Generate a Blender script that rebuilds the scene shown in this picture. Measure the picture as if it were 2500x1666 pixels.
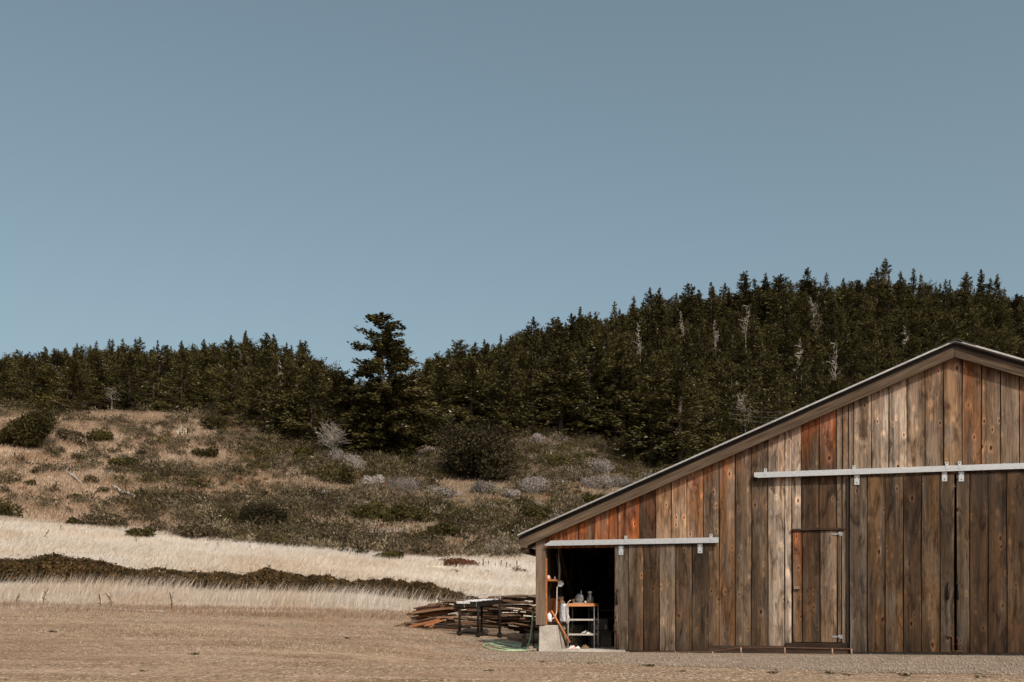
import bpy, math, random
import numpy as np
R = math.radians
sc = bpy.context.scene
COL = sc.collection
for _o in list(bpy.data.objects): bpy.data.objects.remove(_o)
rng = np.random.default_rng(7)
random.seed(7)

# ------------------------------------------------------------------ camera / sky / sun
F = 2430.0; HOR = 1505.0; TAN = 0.26          # focal length and eye line in units of a 2500 px wide picture
HC = 0.68
cam = bpy.data.cameras.new('camera'); camo = bpy.data.objects.new('camera', cam); COL.objects.link(camo)
camo.location = (0, 0, HC); camo.rotation_euler = (R(90), 0, 0)
cam.sensor_width = 36; cam.lens = 36 * F / 2500; cam.shift_y = (HOR - 833) / 2500
cam.clip_start = 0.1; cam.clip_end = 6000
sc.camera = camo

TH = math.atan(TAN)
CT, ST = math.cos(TH), math.sin(TH)
Y0 = 18.0; X0 = (2000 - 1250) / F * Y0         # a point of the barn front
UD = np.array([CT, -ST, 0.0]); WD = np.array([ST, CT, 0.0])   # along the front, into the barn
SUNB = (0.125, -0.150, 0.185)                  # towards the sun, in barn axes
sv = SUNB[0] * UD + SUNB[1] * WD + np.array([0, 0, SUNB[2]])
sv /= np.linalg.norm(sv)
elev = math.asin(sv[2]); az = math.atan2(sv[0], sv[1])
sun = bpy.data.lights.new('sun', 'SUN'); suno = bpy.data.objects.new('sun', sun); COL.objects.link(suno)
sun.energy = 3.3; sun.angle = R(0.53); sun.color = (1.0, 0.89, 0.74)
import mathutils
suno.rotation_euler = mathutils.Vector(sv).to_track_quat('Z', 'Y').to_euler()
w = bpy.data.worlds.new('World'); sc.world = w; w.use_nodes = True
nt = w.node_tree; nt.nodes.clear()
sky = nt.nodes.new('ShaderNodeTexSky'); sky.sky_type = 'NISHITA'; sky.sun_disc = False
sky.sun_elevation = elev; sky.sun_rotation = az
sky.air_density = 1.0; sky.dust_density = 4.5; sky.ozone_density = 1.2; sky.altitude = 50
hs = nt.nodes.new('ShaderNodeHueSaturation'); hs.inputs['Saturation'].default_value = 0.76; hs.inputs['Hue'].default_value = 0.466
bg = nt.nodes.new('ShaderNodeBackground'); bg.inputs[1].default_value = 0.124
wo = nt.nodes.new('ShaderNodeOutputWorld')
nt.links.new(sky.outputs[0], hs.inputs['Color']); nt.links.new(hs.outputs[0], bg.inputs[0]); nt.links.new(bg.outputs[0], wo.inputs[0])
sc.view_settings.view_transform = 'Standard'; sc.view_settings.look = 'None'
sc.view_settings.exposure = 0; sc.view_settings.gamma = 1
sc.cycles.max_bounces = 6; sc.cycles.diffuse_bounces = 3; sc.cycles.transparent_max_bounces = 6

# ------------------------------------------------------------------ helpers
def ux(px, wd=0.0):                            # barn x of the front plane (shifted wd) seen at px
    t = (px - 1250) / F; a, b = X0 + wd * ST, Y0 + wd * CT
    return (t * b - a) / (CT + t * ST)
def zy(px, py, wd=0.0):                        # height of that point
    return HC + (HOR - py) / F * (Y0 + wd * CT - ux(px, wd) * ST)
def uz(px, py, wd=0.0): return (ux(px, wd), zy(px, py, wd))

def tag(o, label=None, cat=None, group=None, kind=None):
    if label: o['label'] = label
    if cat: o['category'] = cat
    if group: o['group'] = group
    if kind: o['kind'] = kind
    return o
def empty(name, loc=(0, 0, 0), rz=0.0, parent=None):
    o = bpy.data.objects.new(name, None); COL.objects.link(o)
    o.location = loc; o.rotation_euler = (0, 0, rz); o.empty_display_size = 0.2
    if parent: o.parent = parent
    return o
def new_obj(name, me, parent=None, loc=None, rot=None):
    o = bpy.data.objects.new(name, me); COL.objects.link(o)
    if parent: o.parent = parent
    if loc is not None: o.location = loc
    if rot is not None: o.rotation_euler = rot
    return o
def quick_mesh(name, V, Fc, mats, mi=None, smooth=False, attrs=None):
    """V (n,3); Fc list of int arrays (m,k)."""
    me = bpy.data.meshes.new(name)
    V = np.asarray(V, np.float32)
    me.vertices.add(len(V)); me.vertices.foreach_set('co', V.ravel())
    if not isinstance(Fc, list): Fc = [Fc]
    Fc = [np.asarray(f, np.int32) for f in Fc if len(f)]
    nl = sum(f.size for f in Fc); nf = sum(len(f) for f in Fc)
    me.loops.add(nl); me.loops.foreach_set('vertex_index', np.concatenate([f.ravel() for f in Fc]))
    me.polygons.add(nf)
    tot = np.concatenate([np.full(len(f), f.shape[1]) for f in Fc]); st = np.concatenate([[0], np.cumsum(tot)[:-1]])
    me.polygons.foreach_set('loop_start', st.astype(np.int32)); me.polygons.foreach_set('loop_total', tot.astype(np.int32))
    for m in (mats if isinstance(mats, (list, tuple)) else [mats]): me.materials.append(m)
    if mi is not None: me.polygons.foreach_set('material_index', np.asarray(mi, np.int32))
    if smooth: me.polygons.foreach_set('use_smooth', np.ones(nf, bool))
    for k, (typ, data) in (attrs or {}).items():
        if typ == 'C':
            a = me.color_attributes.new(k, 'FLOAT_COLOR', 'POINT'); d = np.ones((len(V), 4), np.float32); d[:, :3] = data
            a.data.foreach_set('color', d.ravel())
        else:
            a = me.attributes.new(k, 'FLOAT', 'POINT'); a.data.foreach_set('value', np.asarray(data, np.float32))
    me.update(calc_edges=True); me.validate()
    return me

class MB:
    """collects boxes, tubes, lathes and sheets into one mesh"""
    def __init__(s): s.v = []; s.f = []; s.m = []; s.sm = []
    def add(s, vs, fs, mi=0, smooth=False):
        b = len(s.v); s.v += [tuple(map(float, p)) for p in vs]
        for f in fs: s.f.append([b + i for i in f]); s.m.append(mi); s.sm.append(smooth)
        return s
    def box(s, x0, x1, y0, y1, z0, z1, mi=0, rot=None, org=None):
        P = [(x, y, z) for z in (z0, z1) for x, y in ((x0, y0), (x1, y0), (x1, y1), (x0, y1))]
        if rot is not None:
            o = mathutils.Vector(org or ((x0 + x1) / 2, (y0 + y1) / 2, (z0 + z1) / 2)); M = mathutils.Euler(rot).to_matrix()
            P = [tuple(M @ (mathutils.Vector(p) - o) + o) for p in P]
        return s.add(P, [(3, 2, 1, 0), (4, 5, 6, 7), (0, 1, 5, 4), (1, 2, 6, 5), (2, 3, 7, 6), (3, 0, 4, 7)], mi)
    def prism(s, poly, y0, y1, mi=0):          # poly in (x,z), counter clockwise from the front
        n = len(poly); P = [(x, y0, z) for x, z in poly] + [(x, y1, z) for x, z in poly]
        return s.add(P, [tuple(range(n)), tuple(range(2 * n - 1, n - 1, -1))] + [(i, i + n, (i + 1) % n + n, (i + 1) % n) for i in range(n)], mi)
    def tube(s, pts, r, n=8, mi=0, caps=True):
        pts = [mathutils.Vector(p) for p in pts]; rs = r if isinstance(r, (list, tuple)) else [r] * len(pts)
        P = []; up = mathutils.Vector((0.13, 0.21, 0.97))
        for i, p in enumerate(pts):
            d = (pts[min(i + 1, len(pts) - 1)] - pts[max(i - 1, 0)]).normalized()
            if abs(d.dot(up)) > 0.98: up = mathutils.Vector((0.97, 0.1, 0.2))
            a = d.cross(up).normalized(); b = d.cross(a)
            P += [p + (a * math.cos(t) + b * math.sin(t)) * rs[i] for t in [2 * math.pi * k / n for k in range(n)]]
        fs = [(i * n + k, i * n + (k + 1) % n, (i + 1) * n + (k + 1) % n, (i + 1) * n + k) for i in range(len(pts) - 1) for k in range(n)]
        if caps: fs += [tuple(range(n)), tuple(range(len(P) - 1, len(P) - n - 1, -1))]
        return s.add(P, fs, mi, n > 5)
    def lathe(s, prof, c=(0, 0, 0), n=16, mi=0, axis='z'):
        P = []
        for r_, h in prof:
            for k in range(n):
                a = 2 * math.pi * k / n; q = (r_ * math.cos(a), r_ * math.sin(a), h)
                if axis == 'x': q = (h, q[0], q[1])
                if axis == 'y': q = (q[0], h, q[1])
                P.append((q[0] + c[0], q[1] + c[1], q[2] + c[2]))
        m = len(prof)
        fs = [(i * n + k, i * n + (k + 1) % n, (i + 1) * n + (k + 1) % n, (i + 1) * n + k) for i in range(m - 1) for k in range(n)]
        fs += [tuple(range(n - 1, -1, -1)), tuple(range((m - 1) * n, m * n))]
        return s.add(P, fs, mi, True)
    def build(s, name, mats, parent=None, loc=None, rot=None, bevel=0.0):
        me = bpy.data.meshes.new(name); me.from_pydata(s.v, [], s.f)
        for m in (mats if isinstance(mats, (list, tuple)) else [mats]): me.materials.append(m)
        me.polygons.foreach_set('material_index', s.m); me.polygons.foreach_set('use_smooth', s.sm); me.update()
        import bmesh
        bm = bmesh.new(); bm.from_mesh(me); bmesh.ops.recalc_face_normals(bm, faces=bm.faces); bm.to_mesh(me); bm.free()
        o = new_obj(name, me, parent, loc, rot)
        if bevel:
            b = o.modifiers.new('bevel', 'BEVEL'); b.width = bevel; b.segments = 2; b.limit_method = 'ANGLE'
        return o

# ------------------------------------------------------------------ materials
def nodes(name, rough=0.8, spec=0.2, metal=0.0):
    m = bpy.data.materials.new(name); m.use_nodes = True; t = m.node_tree; t.nodes.clear()
    o = t.nodes.new('ShaderNodeOutputMaterial'); p = t.nodes.new('ShaderNodeBsdfPrincipled')
    p.inputs['Roughness'].default_value = rough; p.inputs['Specular IOR Level'].default_value = spec; p.inputs['Metallic'].default_value = metal
    t.links.new(p.outputs[0], o.inputs[0])
    return m, t, p
def N(t, typ, **kw):
    n = t.nodes.new(typ)
    for k, v in kw.items():
        if hasattr(n, k): setattr(n, k, v)
        else: n.inputs[k].default_value = v
    return n
def ramp(t, src, stops):
    r = t.nodes.new('ShaderNodeValToRGB'); e = r.color_ramp.elements
    while len(e) < len(stops): e.new(0.5)
    for q, (pos, c) in zip(e, stops): q.position = pos; q.color = (c if isinstance(c, (tuple, list)) else (c, c, c)) + (() if isinstance(c, tuple) and len(c) == 4 else (1,)) if isinstance(c, tuple) else (c, c, c, 1)
    t.links.new(src, r.inputs[0]); return r.outputs[0]
def mix(t, a, b, fac=1.0, mode='MULTIPLY'):
    n = t.nodes.new('ShaderNodeMix'); n.data_type = 'RGBA'; n.blend_type = mode
    for s, v in ((n.inputs[0], fac), (n.inputs[6], a), (n.inputs[7], b)):
        if hasattr(v, 'is_output'): t.links.new(v, s)
        else: s.default_value = v if not isinstance(v, tuple) else (v + (1,) if len(v) == 3 else v)
    return n.outputs[2]
def mapped(t, coord, scale, kind='Object'):
    c = t.nodes.new('ShaderNodeTexCoord'); m = t.nodes.new('ShaderNodeMapping'); m.inputs['Scale'].default_value = scale
    t.links.new(c.outputs[kind] if coord is None else coord, m.inputs[0]); return m.outputs[0]
def noise(t, vec, scale, detail=4, rough=0.6, dist=0.0):
    n = N(t, 'ShaderNodeTexNoise'); n.inputs['Scale'].default_value = scale; n.inputs['Detail'].default_value = detail
    n.inputs['Roughness'].default_value = rough; n.inputs['Distortion'].default_value = dist
    if vec is not None: t.links.new(vec, n.inputs['Vector'])
    return n.outputs['Fac']
def bump(t, p, h, st=0.4, dist=0.02):
    b = N(t, 'ShaderNodeBump'); b.inputs['Strength'].default_value = st; b.inputs['Distance'].default_value = dist
    t.links.new(h, b.inputs['Height']); t.links.new(b.outputs[0], p.inputs['Normal'])
def simple(name, c1, c2=None, rough=0.7, scale=6, spec=0.3, metal=0.0, stretch=(1, 1, 1), b=0.0):
    m, t, p = nodes(name, rough, spec, metal)
    v = mapped(t, None, stretch); n = noise(t, v, scale, 5, 0.65)
    c2 = c2 or tuple(x * 0.6 for x in c1)
    t.links.new(ramp(t, n, [(0.3, c2), (0.7, c1)]), p.inputs['Base Color'])
    if b: bump(t, p, n, b)
    return m

def wood_board_mat(name):
    """boards: colour per board comes with the mesh, grain and knots are added here"""
    m, t, p = nodes(name, 0.82, 0.15)
    A = N(t, 'ShaderNodeAttribute'); A.attribute_name = 'tone'
    S = N(t, 'ShaderNodeAttribute'); S.attribute_name = 'seed'
    tc = N(t, 'ShaderNodeTexCoord')
    sep = N(t, 'ShaderNodeSeparateXYZ'); t.links.new(tc.outputs['Object'], sep.inputs[0])
    mu = N(t, 'ShaderNodeMath', operation='MULTIPLY_ADD'); t.links.new(S.outputs['Fac'], mu.inputs[0]); mu.inputs[1].default_value = 37.0
    t.links.new(sep.outputs['Z'], mu.inputs[2])
    cb = N(t, 'ShaderNodeCombineXYZ'); t.links.new(sep.outputs['X'], cb.inputs[0]); t.links.new(S.outputs['Fac'], cb.inputs[1]); t.links.new(mu.outputs[0], cb.inputs[2])
    v = cb.outputs[0]
    def mp(s):
        q = N(t, 'ShaderNodeMapping'); q.inputs['Scale'].default_value = s; t.links.new(v, q.inputs[0]); return q.outputs[0]
    fine = noise(t, mp((70, 9, 2.2)), 1.0, 6, 0.7)
    mid = noise(t, mp((17, 7, 0.55)), 1.0, 5, 0.62, 0.5)
    big = noise(t, mp((4.5, 5, 0.45)), 1.0, 4, 0.6)
    # growth rings that wander round the knots
    wob = noise(t, mp((5.5, 3, 0.9)), 1.0, 3, 0.5, 0.6)
    s1 = N(t, 'ShaderNodeMath', operation='MULTIPLY'); t.links.new(wob, s1.inputs[0]); s1.inputs[1].default_value = 60
    s2 = N(t, 'ShaderNodeMath', operation='MULTIPLY_ADD'); t.links.new(sep.outputs['X'], s2.inputs[0]); s2.inputs[1].default_value = 40; t.links.new(s1.outputs[0], s2.inputs[2])
    ring = N(t, 'ShaderNodeMath', operation='SINE'); t.links.new(s2.outputs[0], ring.inputs[0])
    col = mix(t, A.outputs['Color'], ramp(t, fine, [(0.30, 0.56), (0.5, 1.0), (0.72, 1.30)]))
    col = mix(t, col, ramp(t, mid, [(0.30, 0.62), (0.52, 1.0), (0.72, 1.28)]))
    col = mix(t, col, ramp(t, big, [(0.30, 0.66), (0.5, 1.0), (0.70, 1.30)]))
    rr = N(t, 'ShaderNodeMapRange'); t.links.new(ring.outputs[0], rr.inputs[0]); rr.inputs[1].default_value = -1; rr.inputs[2].default_value = 1; rr.inputs[3].default_value = 0.84; rr.inputs[4].default_value = 1.10
    col = mix(t, col, rr.outputs[0])
    stain = noise(t, mp((7, 5, 1.6)), 1.0, 6, 0.7, 0.8)
    col = mix(t, col, ramp(t, stain, [(0.36, (0.36, 0.32, 0.28)), (0.50, (0.98, 0.98, 0.98)), (0.70, (1.12, 1.10, 1.08))]))
    # grey weather bloom
    gre = noise(t, mp((9, 11, 0.9)), 1.0, 5, 0.65)
    bw = N(t, 'ShaderNodeRGBToBW'); t.links.new(col, bw.inputs[0])
    cg = mix(t, bw.outputs[0], (1.38, 1.22, 1.06))
    gf = ramp(t, gre, [(0.45, 0.0), (0.66, 0.60)])
    col = mix(t, col, cg, gf, 'MIX')
    # knots: dark heart, pale halo
    for (kx, kz, rad, sd) in ((3.6, 1.9, 0.075, 0.0), (6.8, 3.2, 0.095, 5.0)):
        q = N(t, 'ShaderNodeMapping'); q.inputs['Scale'].default_value = (kx, 13, kz); q.inputs['Location'].default_value = (sd, 0, sd * 1.7); t.links.new(v, q.inputs[0])
        vo = N(t, 'ShaderNodeTexVoronoi'); vo.inputs['Scale'].default_value = 1.0; t.links.new(q.outputs[0], vo.inputs['Vector'])
        sp = N(t, 'ShaderNodeSeparateColor'); t.links.new(vo.outputs['Color'], sp.inputs[0])
        gate = N(t, 'ShaderNodeMath', operation='GREATER_THAN'); t.links.new(sp.outputs[0], gate.inputs[0]); gate.inputs[1].default_value = 0.22
        dd = N(t, 'ShaderNodeMath', operation='MULTIPLY_ADD'); t.links.new(fine, dd.inputs[0]); dd.inputs[1].default_value = 0.04; t.links.new(vo.outputs['Distance'], dd.inputs[2])
        dark = ramp(t, dd.outputs[0], [(0.01 + rad, 1.0), (0.04 + rad, 0.0)])
        halo = ramp(t, dd.outputs[0], [(0.05 + rad, 1.0), (0.20 + rad, 0.0)])
        g1 = N(t, 'ShaderNodeMath', operation='MULTIPLY'); t.links.new(halo, g1.inputs[0]); t.links.new(gate.outputs[0], g1.inputs[1])
        g2 = N(t, 'ShaderNodeMath', operation='MULTIPLY'); t.links.new(dark, g2.inputs[0]); t.links.new(gate.outputs[0], g2.inputs[1])
        g3 = N(t, 'ShaderNodeMath', operation='MULTIPLY'); t.links.new(g1.outputs[0], g3.inputs[0]); g3.inputs[1].default_value = 0.72
        lc = mix(t, col, (2.1, 1.95, 1.78)); col = mix(t, col, lc, g3.outputs[0], 'MIX')
        dc = mix(t, col, (0.20, 0.12, 0.07)); col = mix(t, col, dc, g2.outputs[0], 'MIX')
    t.links.new(col, p.inputs['Base Color'])
    hh = N(t, 'ShaderNodeMath', operation='ADD'); t.links.new(fine, hh.inputs[0]); t.links.new(mid, hh.inputs[1])
    bump(t, p, hh.outputs[0], 0.55, 0.012)
    return m

M = {}
M['board'] = wood_board_mat('weathered_board')
def grain_mat(name, c1, c2, stretch, b=0.5):
    m, t, p = nodes(name, 0.85, 0.12)
    v = mapped(t, None, stretch); n = noise(t, v, 1.0, 6, 0.68, 0.4)
    v2 = mapped(t, None, tuple(x * 0.22 for x in stretch)); n2 = noise(t, v2, 1.0, 4, 0.6)
    oi = N(t, 'ShaderNodeObjectInfo')
    c = ramp(t, n, [(0.28, c2), (0.52, tuple((a + b_) / 2 for a, b_ in zip(c1, c2))), (0.75, c1)])
    c = mix(t, c, ramp(t, n2, [(0.3, 0.6), (0.7, 1.3)]))
    c = mix(t, c, ramp(t, oi.outputs['Random'], [(0.0, 0.62), (1.0, 1.38)]))
    t.links.new(c, p.inputs['Base Color']); bump(t, p, n, b, 0.01)
    return m
M['fascia'] = grain_mat('weathered_fascia_wood', (0.165, 0.118, 0.080), (0.034, 0.023, 0.015), (1.6, 9, 38))
M['post'] = grain_mat('grey_post_wood', (0.26, 0.19, 0.135), (0.075, 0.052, 0.036), (26, 26, 1.6))
M['darkwood'] = grain_mat('dark_stained_wood', (0.075, 0.05, 0.034), (0.022, 0.014, 0.010), (3, 20, 20))
M['innerwood'] = grain_mat('old_inner_wood', (0.15, 0.10, 0.06), (0.05, 0.032, 0.02), (20, 20, 1.4))
M['redwood'] = grain_mat('red_stained_wood', (0.36, 0.115, 0.04), (0.15, 0.045, 0.018), (30, 30, 2))
M['orangewood'] = grain_mat('orange_varnished_wood', (0.52, 0.22, 0.085), (0.30, 0.11, 0.04), (3, 30, 30), 0.1)
M['cartwood'] = grain_mat('butcher_block', (0.66, 0.32, 0.14), (0.42, 0.18, 0.075), (3, 30, 30), 0.1)
M['pile_a'] = grain_mat('salvaged_brown_wood', (0.235, 0.140, 0.085), (0.05, 0.028, 0.018), (1.8, 26, 26))
M['pile_b'] = grain_mat('salvaged_grey_wood', (0.25, 0.195, 0.145), (0.075, 0.055, 0.04), (1.8, 26, 26))
M['pile_c'] = grain_mat('salvaged_orange_wood', (0.36, 0.155, 0.07), (0.13, 0.05, 0.022), (1.8, 26, 26))
M['galv'] = simple('galvanised_steel', (0.52, 0.55, 0.56), (0.33, 0.35, 0.36), 0.5, 9, 0.5, 0.25, (2, 2, 12))
M['sheet'] = simple('roof_metal', (0.46, 0.47, 0.46), (0.30, 0.30, 0.29), 0.45, 5, 0.5, 0.4)
M['rust'] = simple('rusty_iron', (0.13, 0.065, 0.038), (0.05, 0.026, 0.018), 0.8, 30, 0.3, 0.2)
M['rustpost'] = simple('pale_rusty_iron', (0.52, 0.38, 0.27), (0.17, 0.09, 0.05), 0.8, 40, 0.3, 0.1)
M['iron'] = simple('dark_iron', (0.03, 0.024, 0.02), (0.014, 0.011, 0.009), 0.55, 20, 0.4, 0.3)
M['blacksteel'] = simple('black_painted_steel', (0.022, 0.017, 0.013), (0.010, 0.008, 0.006), 0.75, 14, 0.2, 0.0)
M['foil'] = simple('crumpled_foil', (0.85, 0.84, 0.82), (0.45, 0.44, 0.43), 0.5, 26, 0.5, 0.2, (1, 1, 1), 0.9)
M['chrome'] = simple('cart_tube_metal', (0.60, 0.57, 0.53), (0.38, 0.36, 0.33), 0.35, 8, 0.6, 0.3)
M['whitepaint'] = simple('white_enamel', (0.62, 0.58, 0.52), (0.42, 0.39, 0.34), 0.4, 6, 0.4)
M['plastic'] = simple('white_plastic', (0.85, 0.86, 0.88), (0.74, 0.76, 0.80), 0.4, 6, 0.4)
M['red'] = simple('red_plastic', (0.75, 0.03, 0.02), (0.6, 0.02, 0.015), 0.4, 6, 0.4)
M['greybox'] = simple('grey_plastic_box', (0.50, 0.51, 0.50), (0.40, 0.41, 0.40), 0.5, 6, 0.4)
M['hose'] = simple('green_rubber_hose', (0.40, 0.52, 0.33), (0.26, 0.36, 0.21), 0.5, 20, 0.4)
M['bag'] = simple('silvery_feed_bag', (0.62, 0.63, 0.66), (0.30, 0.30, 0.32), 0.4, 16, 0.5, 0.2, (1, 1, 1), 0.8)
M['cloth'] = simple('white_cloth', (0.80, 0.78, 0.75), (0.55, 0.52, 0.50), 0.9, 12)
M['clothred'] = simple('red_striped_cloth', (0.55, 0.14, 0.10), (0.75, 0.68, 0.62), 0.9, 22)
M['sack'] = simple('brown_sacking', (0.26, 0.17, 0.10), (0.10, 0.06, 0.035), 0.9, 24)
M['glass'] = simple('smoky_glass', (0.16, 0.15, 0.13), (0.08, 0.075, 0.07), 0.12, 4, 0.8)
M['dialgrey'] = simple('dull_aluminium', (0.33, 0.34, 0.35), (0.25, 0.26, 0.27), 0.4, 9, 0.5, 0.5)
M['paper'] = simple('yellowed_paper', (0.55, 0.46, 0.28), (0.35, 0.28, 0.16), 0.9, 9)
M['pane'] = simple('dusty_window_pane', (0.42, 0.36, 0.27), (0.25, 0.20, 0.14), 0.5, 5)
M['rock'] = simple('grey_stone', (0.38, 0.30, 0.225), (0.17, 0.13, 0.095), 0.9, 5, b=0.6)
M['log'] = simple('brown_log', (0.24, 0.17, 0.11), (0.09, 0.06, 0.04), 0.9, 4, stretch=(1, 6, 6), b=0.6)
M['greylog'] = simple('bleached_log', (0.46, 0.42, 0.37), (0.26, 0.23, 0.20), 0.9, 4, stretch=(1, 6, 6), b=0.5)
M['bark'] = simple('bark', (0.16, 0.12, 0.09), (0.05, 0.037, 0.028), 0.9, 3, stretch=(4, 4, 1))
M['deadwood'] = simple('bleached_dead_wood', (0.42, 0.37, 0.31), (0.20, 0.175, 0.145), 0.9, 2)
M['wire'] = simple('dull_wire', (0.30, 0.29, 0.27), (0.2, 0.2, 0.19), 0.6, 3)

def concrete():
    m, t, p = nodes('old_concrete', 0.88, 0.2)
    a = noise(t, mapped(t, None, (1, 1, 1)), 2.2, 6, 0.7); b_ = noise(t, mapped(t, None, (1, 1, 1)), 38, 3, 0.6)
    c = ramp(t, a, [(0.3, (0.30, 0.265, 0.225)), (0.5, (0.46, 0.42, 0.36)), (0.72, (0.60, 0.555, 0.49))])
    c = mix(t, c, ramp(t, b_, [(0.3, 0.78), (0.7, 1.15)])); t.links.new(c, p.inputs['Base Color'])
    ad = N(t, 'ShaderNodeMath', operation='ADD'); t.links.new(a, ad.inputs[0]); t.links.new(b_, ad.inputs[1]); bump(t, p, ad.outputs[0], 0.5, 0.015)
    return m
M['concrete'] = concrete()

def leaf(name, stops, scale=0.9, rnd=0.30, trans=0.15):
    m, t, p = nodes(name, 0.75, 0.12)
    L = N(t, 'ShaderNodeAttribute'); L.attribute_name = 'leaf'
    n = noise(t, mapped(t, None, (1, 1, 1)), scale, 3, 0.6)
    ad = N(t, 'ShaderNodeMath', operation='MULTIPLY_ADD'); t.links.new(L.outputs['Fac'], ad.inputs[0]); ad.inputs[1].default_value = 0.7
    sb = N(t, 'ShaderNodeMath', operation='SUBTRACT'); t.links.new(n, sb.inputs[0]); sb.inputs[1].default_value = 0.33; t.links.new(sb.outputs[0], ad.inputs[2])
    c = ramp(t, ad.outputs[0], stops)
    oi = N(t, 'ShaderNodeObjectInfo'); c = mix(t, c, ramp(t, oi.outputs['Random'], [(0.0, 1 - rnd), (1.0, 1 + rnd)]))
    t.links.new(c, p.inputs['Base Color'])
    if trans:
        tr = N(t, 'ShaderNodeBsdfTranslucent'); t.links.new(c, tr.inputs[0]); ms = N(t, 'ShaderNodeMixShader'); ms.inputs[0].default_value = trans
        t.links.new(p.outputs[0], ms.inputs[1]); t.links.new(tr.outputs[0], ms.inputs[2]); t.links.new(ms.outputs[0], t.nodes['Material Output'].inputs[0])
    return m
M['needle'] = leaf('conifer_needles', [(0.0, (0.018, 0.014, 0.005)), (0.45, (0.058, 0.050, 0.014)), (0.8, (0.118, 0.095, 0.033)), (1.0, (0.17, 0.135, 0.06))])
M['needle2'] = leaf('olive_needles', [(0.0, (0.026, 0.021, 0.007)), (0.45, (0.070, 0.060, 0.019)), (0.8, (0.125, 0.104, 0.038)), (1.0, (0.19, 0.155, 0.07))])
M['bushdark'] = leaf('dark_bush_leaves', [(0.0, (0.014, 0.011, 0.005)), (0.5, (0.042, 0.034, 0.016)), (1.0, (0.115, 0.090, 0.048))])
M['bramble'] = leaf('bramble_leaves', [(0.0, (0.014, 0.009, 0.004)), (0.4, (0.042, 0.029, 0.011)), (0.7, (0.085, 0.050, 0.020)), (1.0, (0.19, 0.10, 0.045))])
M['scrub'] = leaf('scrub_leaves', [(0.0, (0.022, 0.016, 0.007)), (0.32, (0.066, 0.051, 0.026)), (0.55, (0.130, 0.102, 0.060)), (0.78, (0.235, 0.190, 0.120)), (1.0, (0.42, 0.35, 0.24))], 0.25)
M['scrubgreen'] = leaf('green_scrub_leaves', [(0.0, (0.020, 0.016, 0.005)), (0.5, (0.058, 0.050, 0.014)), (1.0, (0.15, 0.125, 0.042))], 0.4)
M['scrubgrey'] = leaf('grey_twigs', [(0.0, (0.16, 0.135, 0.125)), (0.5, (0.30, 0.265, 0.24)), (1.0, (0.50, 0.45, 0.41))], 0.6)
M['scrubrust'] = leaf('rust_twigs', [(0.0, (0.05, 0.022, 0.012)), (0.5, (0.17, 0.075, 0.038)), (1.0, (0.28, 0.15, 0.09))], 0.6)
def grassmat(name, lo, hi, tint, sc_=0.09, trans=0.25):
    m, t, p = nodes(name, 0.7, 0.15)
    L = N(t, 'ShaderNodeAttribute'); L.attribute_name = 'leaf'
    n = noise(t, mapped(t, None, (1, 1, 1)), sc_, 4, 0.6)
    c = ramp(t, L.outputs['Fac'], [(0.0, lo), (1.0, hi)])
    c = mix(t, c, ramp(t, n, [(0.36, tint), (0.60, (1.0, 1.0, 1.0))])); t.links.new(c, p.inputs['Base Color'])
    tr = N(t, 'ShaderNodeBsdfTranslucent'); t.links.new(c, tr.inputs[0]); ms = N(t, 'ShaderNodeMixShader'); ms.inputs[0].default_value = trans
    t.links.new(p.outputs[0], ms.inputs[1]); t.links.new(tr.outputs[0], ms.inputs[2]); t.links.new(ms.outputs[0], t.nodes['Material Output'].inputs[0])
    return m
M['straw'] = grassmat('pale_straw_grass', (0.56, 0.50, 0.43), (0.85, 0.81, 0.74), (0.86, 0.79, 0.70))
M['tallstraw'] = grassmat('tall_straw_grass', (0.45, 0.38, 0.31), (0.84, 0.78, 0.69), (0.90, 0.82, 0.73), 0.3)
M['hillgrass'] = grassmat('tan_hill_grass', (0.26, 0.185, 0.13), (0.56, 0.44, 0.33), (0.72, 0.62, 0.52), 0.07)
M['stubble'] = grassmat('cut_straw_stubble', (0.10, 0.065, 0.04), (0.76, 0.64, 0.50), (0.85, 0.78, 0.7), 0.5)

# ------------------------------------------------------------------ terrain
TC = [-1500, 0, 500, 1000, 1300, 1600, 2160, 2500, 4200]
TD = [10, 14, 18, 22, 26, 30, 36, 42, 50, 62, 75, 90, 110, 130, 160, 200, 250, 300]
TY = np.array([
 [1655,1590,1545,1508,1488,1472,1430,1395,1350,1295,1250,1185,1090,1010, 985, 960, 960, 975],
 [1655,1592,1545,1510,1490,1476,1445,1413,1368,1312,1270,1205,1110,1030, 998, 965, 955, 970],
 [1658,1600,1552,1522,1500,1484,1460,1437,1405,1352,1318,1258,1160,1075,1010, 952, 930, 945],
 [1662,1612,1572,1546,1526,1505,1482,1458,1430,1388,1360,1305,1205,1112,1045, 990, 965, 980],
 [1666,1620,1596,1577,1559,1546,1520,1490,1458,1412,1376,1320,1230,1125,1045, 965, 892, 880],
 [1666,1622,1597,1580,1568,1560,1536,1505,1470,1425,1392,1340,1262,1165,1065, 945, 832, 790],
 [1666,1622,1597,1580,1568,1560,1536,1505,1475,1430,1395,1345,1270,1175,1060, 920, 800, 732],
 [1666,1622,1597,1580,1568,1560,1536,1505,1475,1430,1395,1345,1270,1175,1070, 950, 840, 792],
 [1666,1622,1597,1580,1568,1560,1536,1505,1475,1430,1395,1345,1270,1190,1100,1000, 920, 880]], float)
gx = np.linspace(-1500, 4200, 381); gd = np.linspace(math.log(10), math.log(300), 240)
_t = np.array([np.interp(gx, TC, TY[:, j]) for j in range(len(TD))])            # (D, x)
_t = np.array([np.interp(gd, np.log(TD), _t[:, i]) for i in range(len(gx))]).T    # (240, 381)
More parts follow.
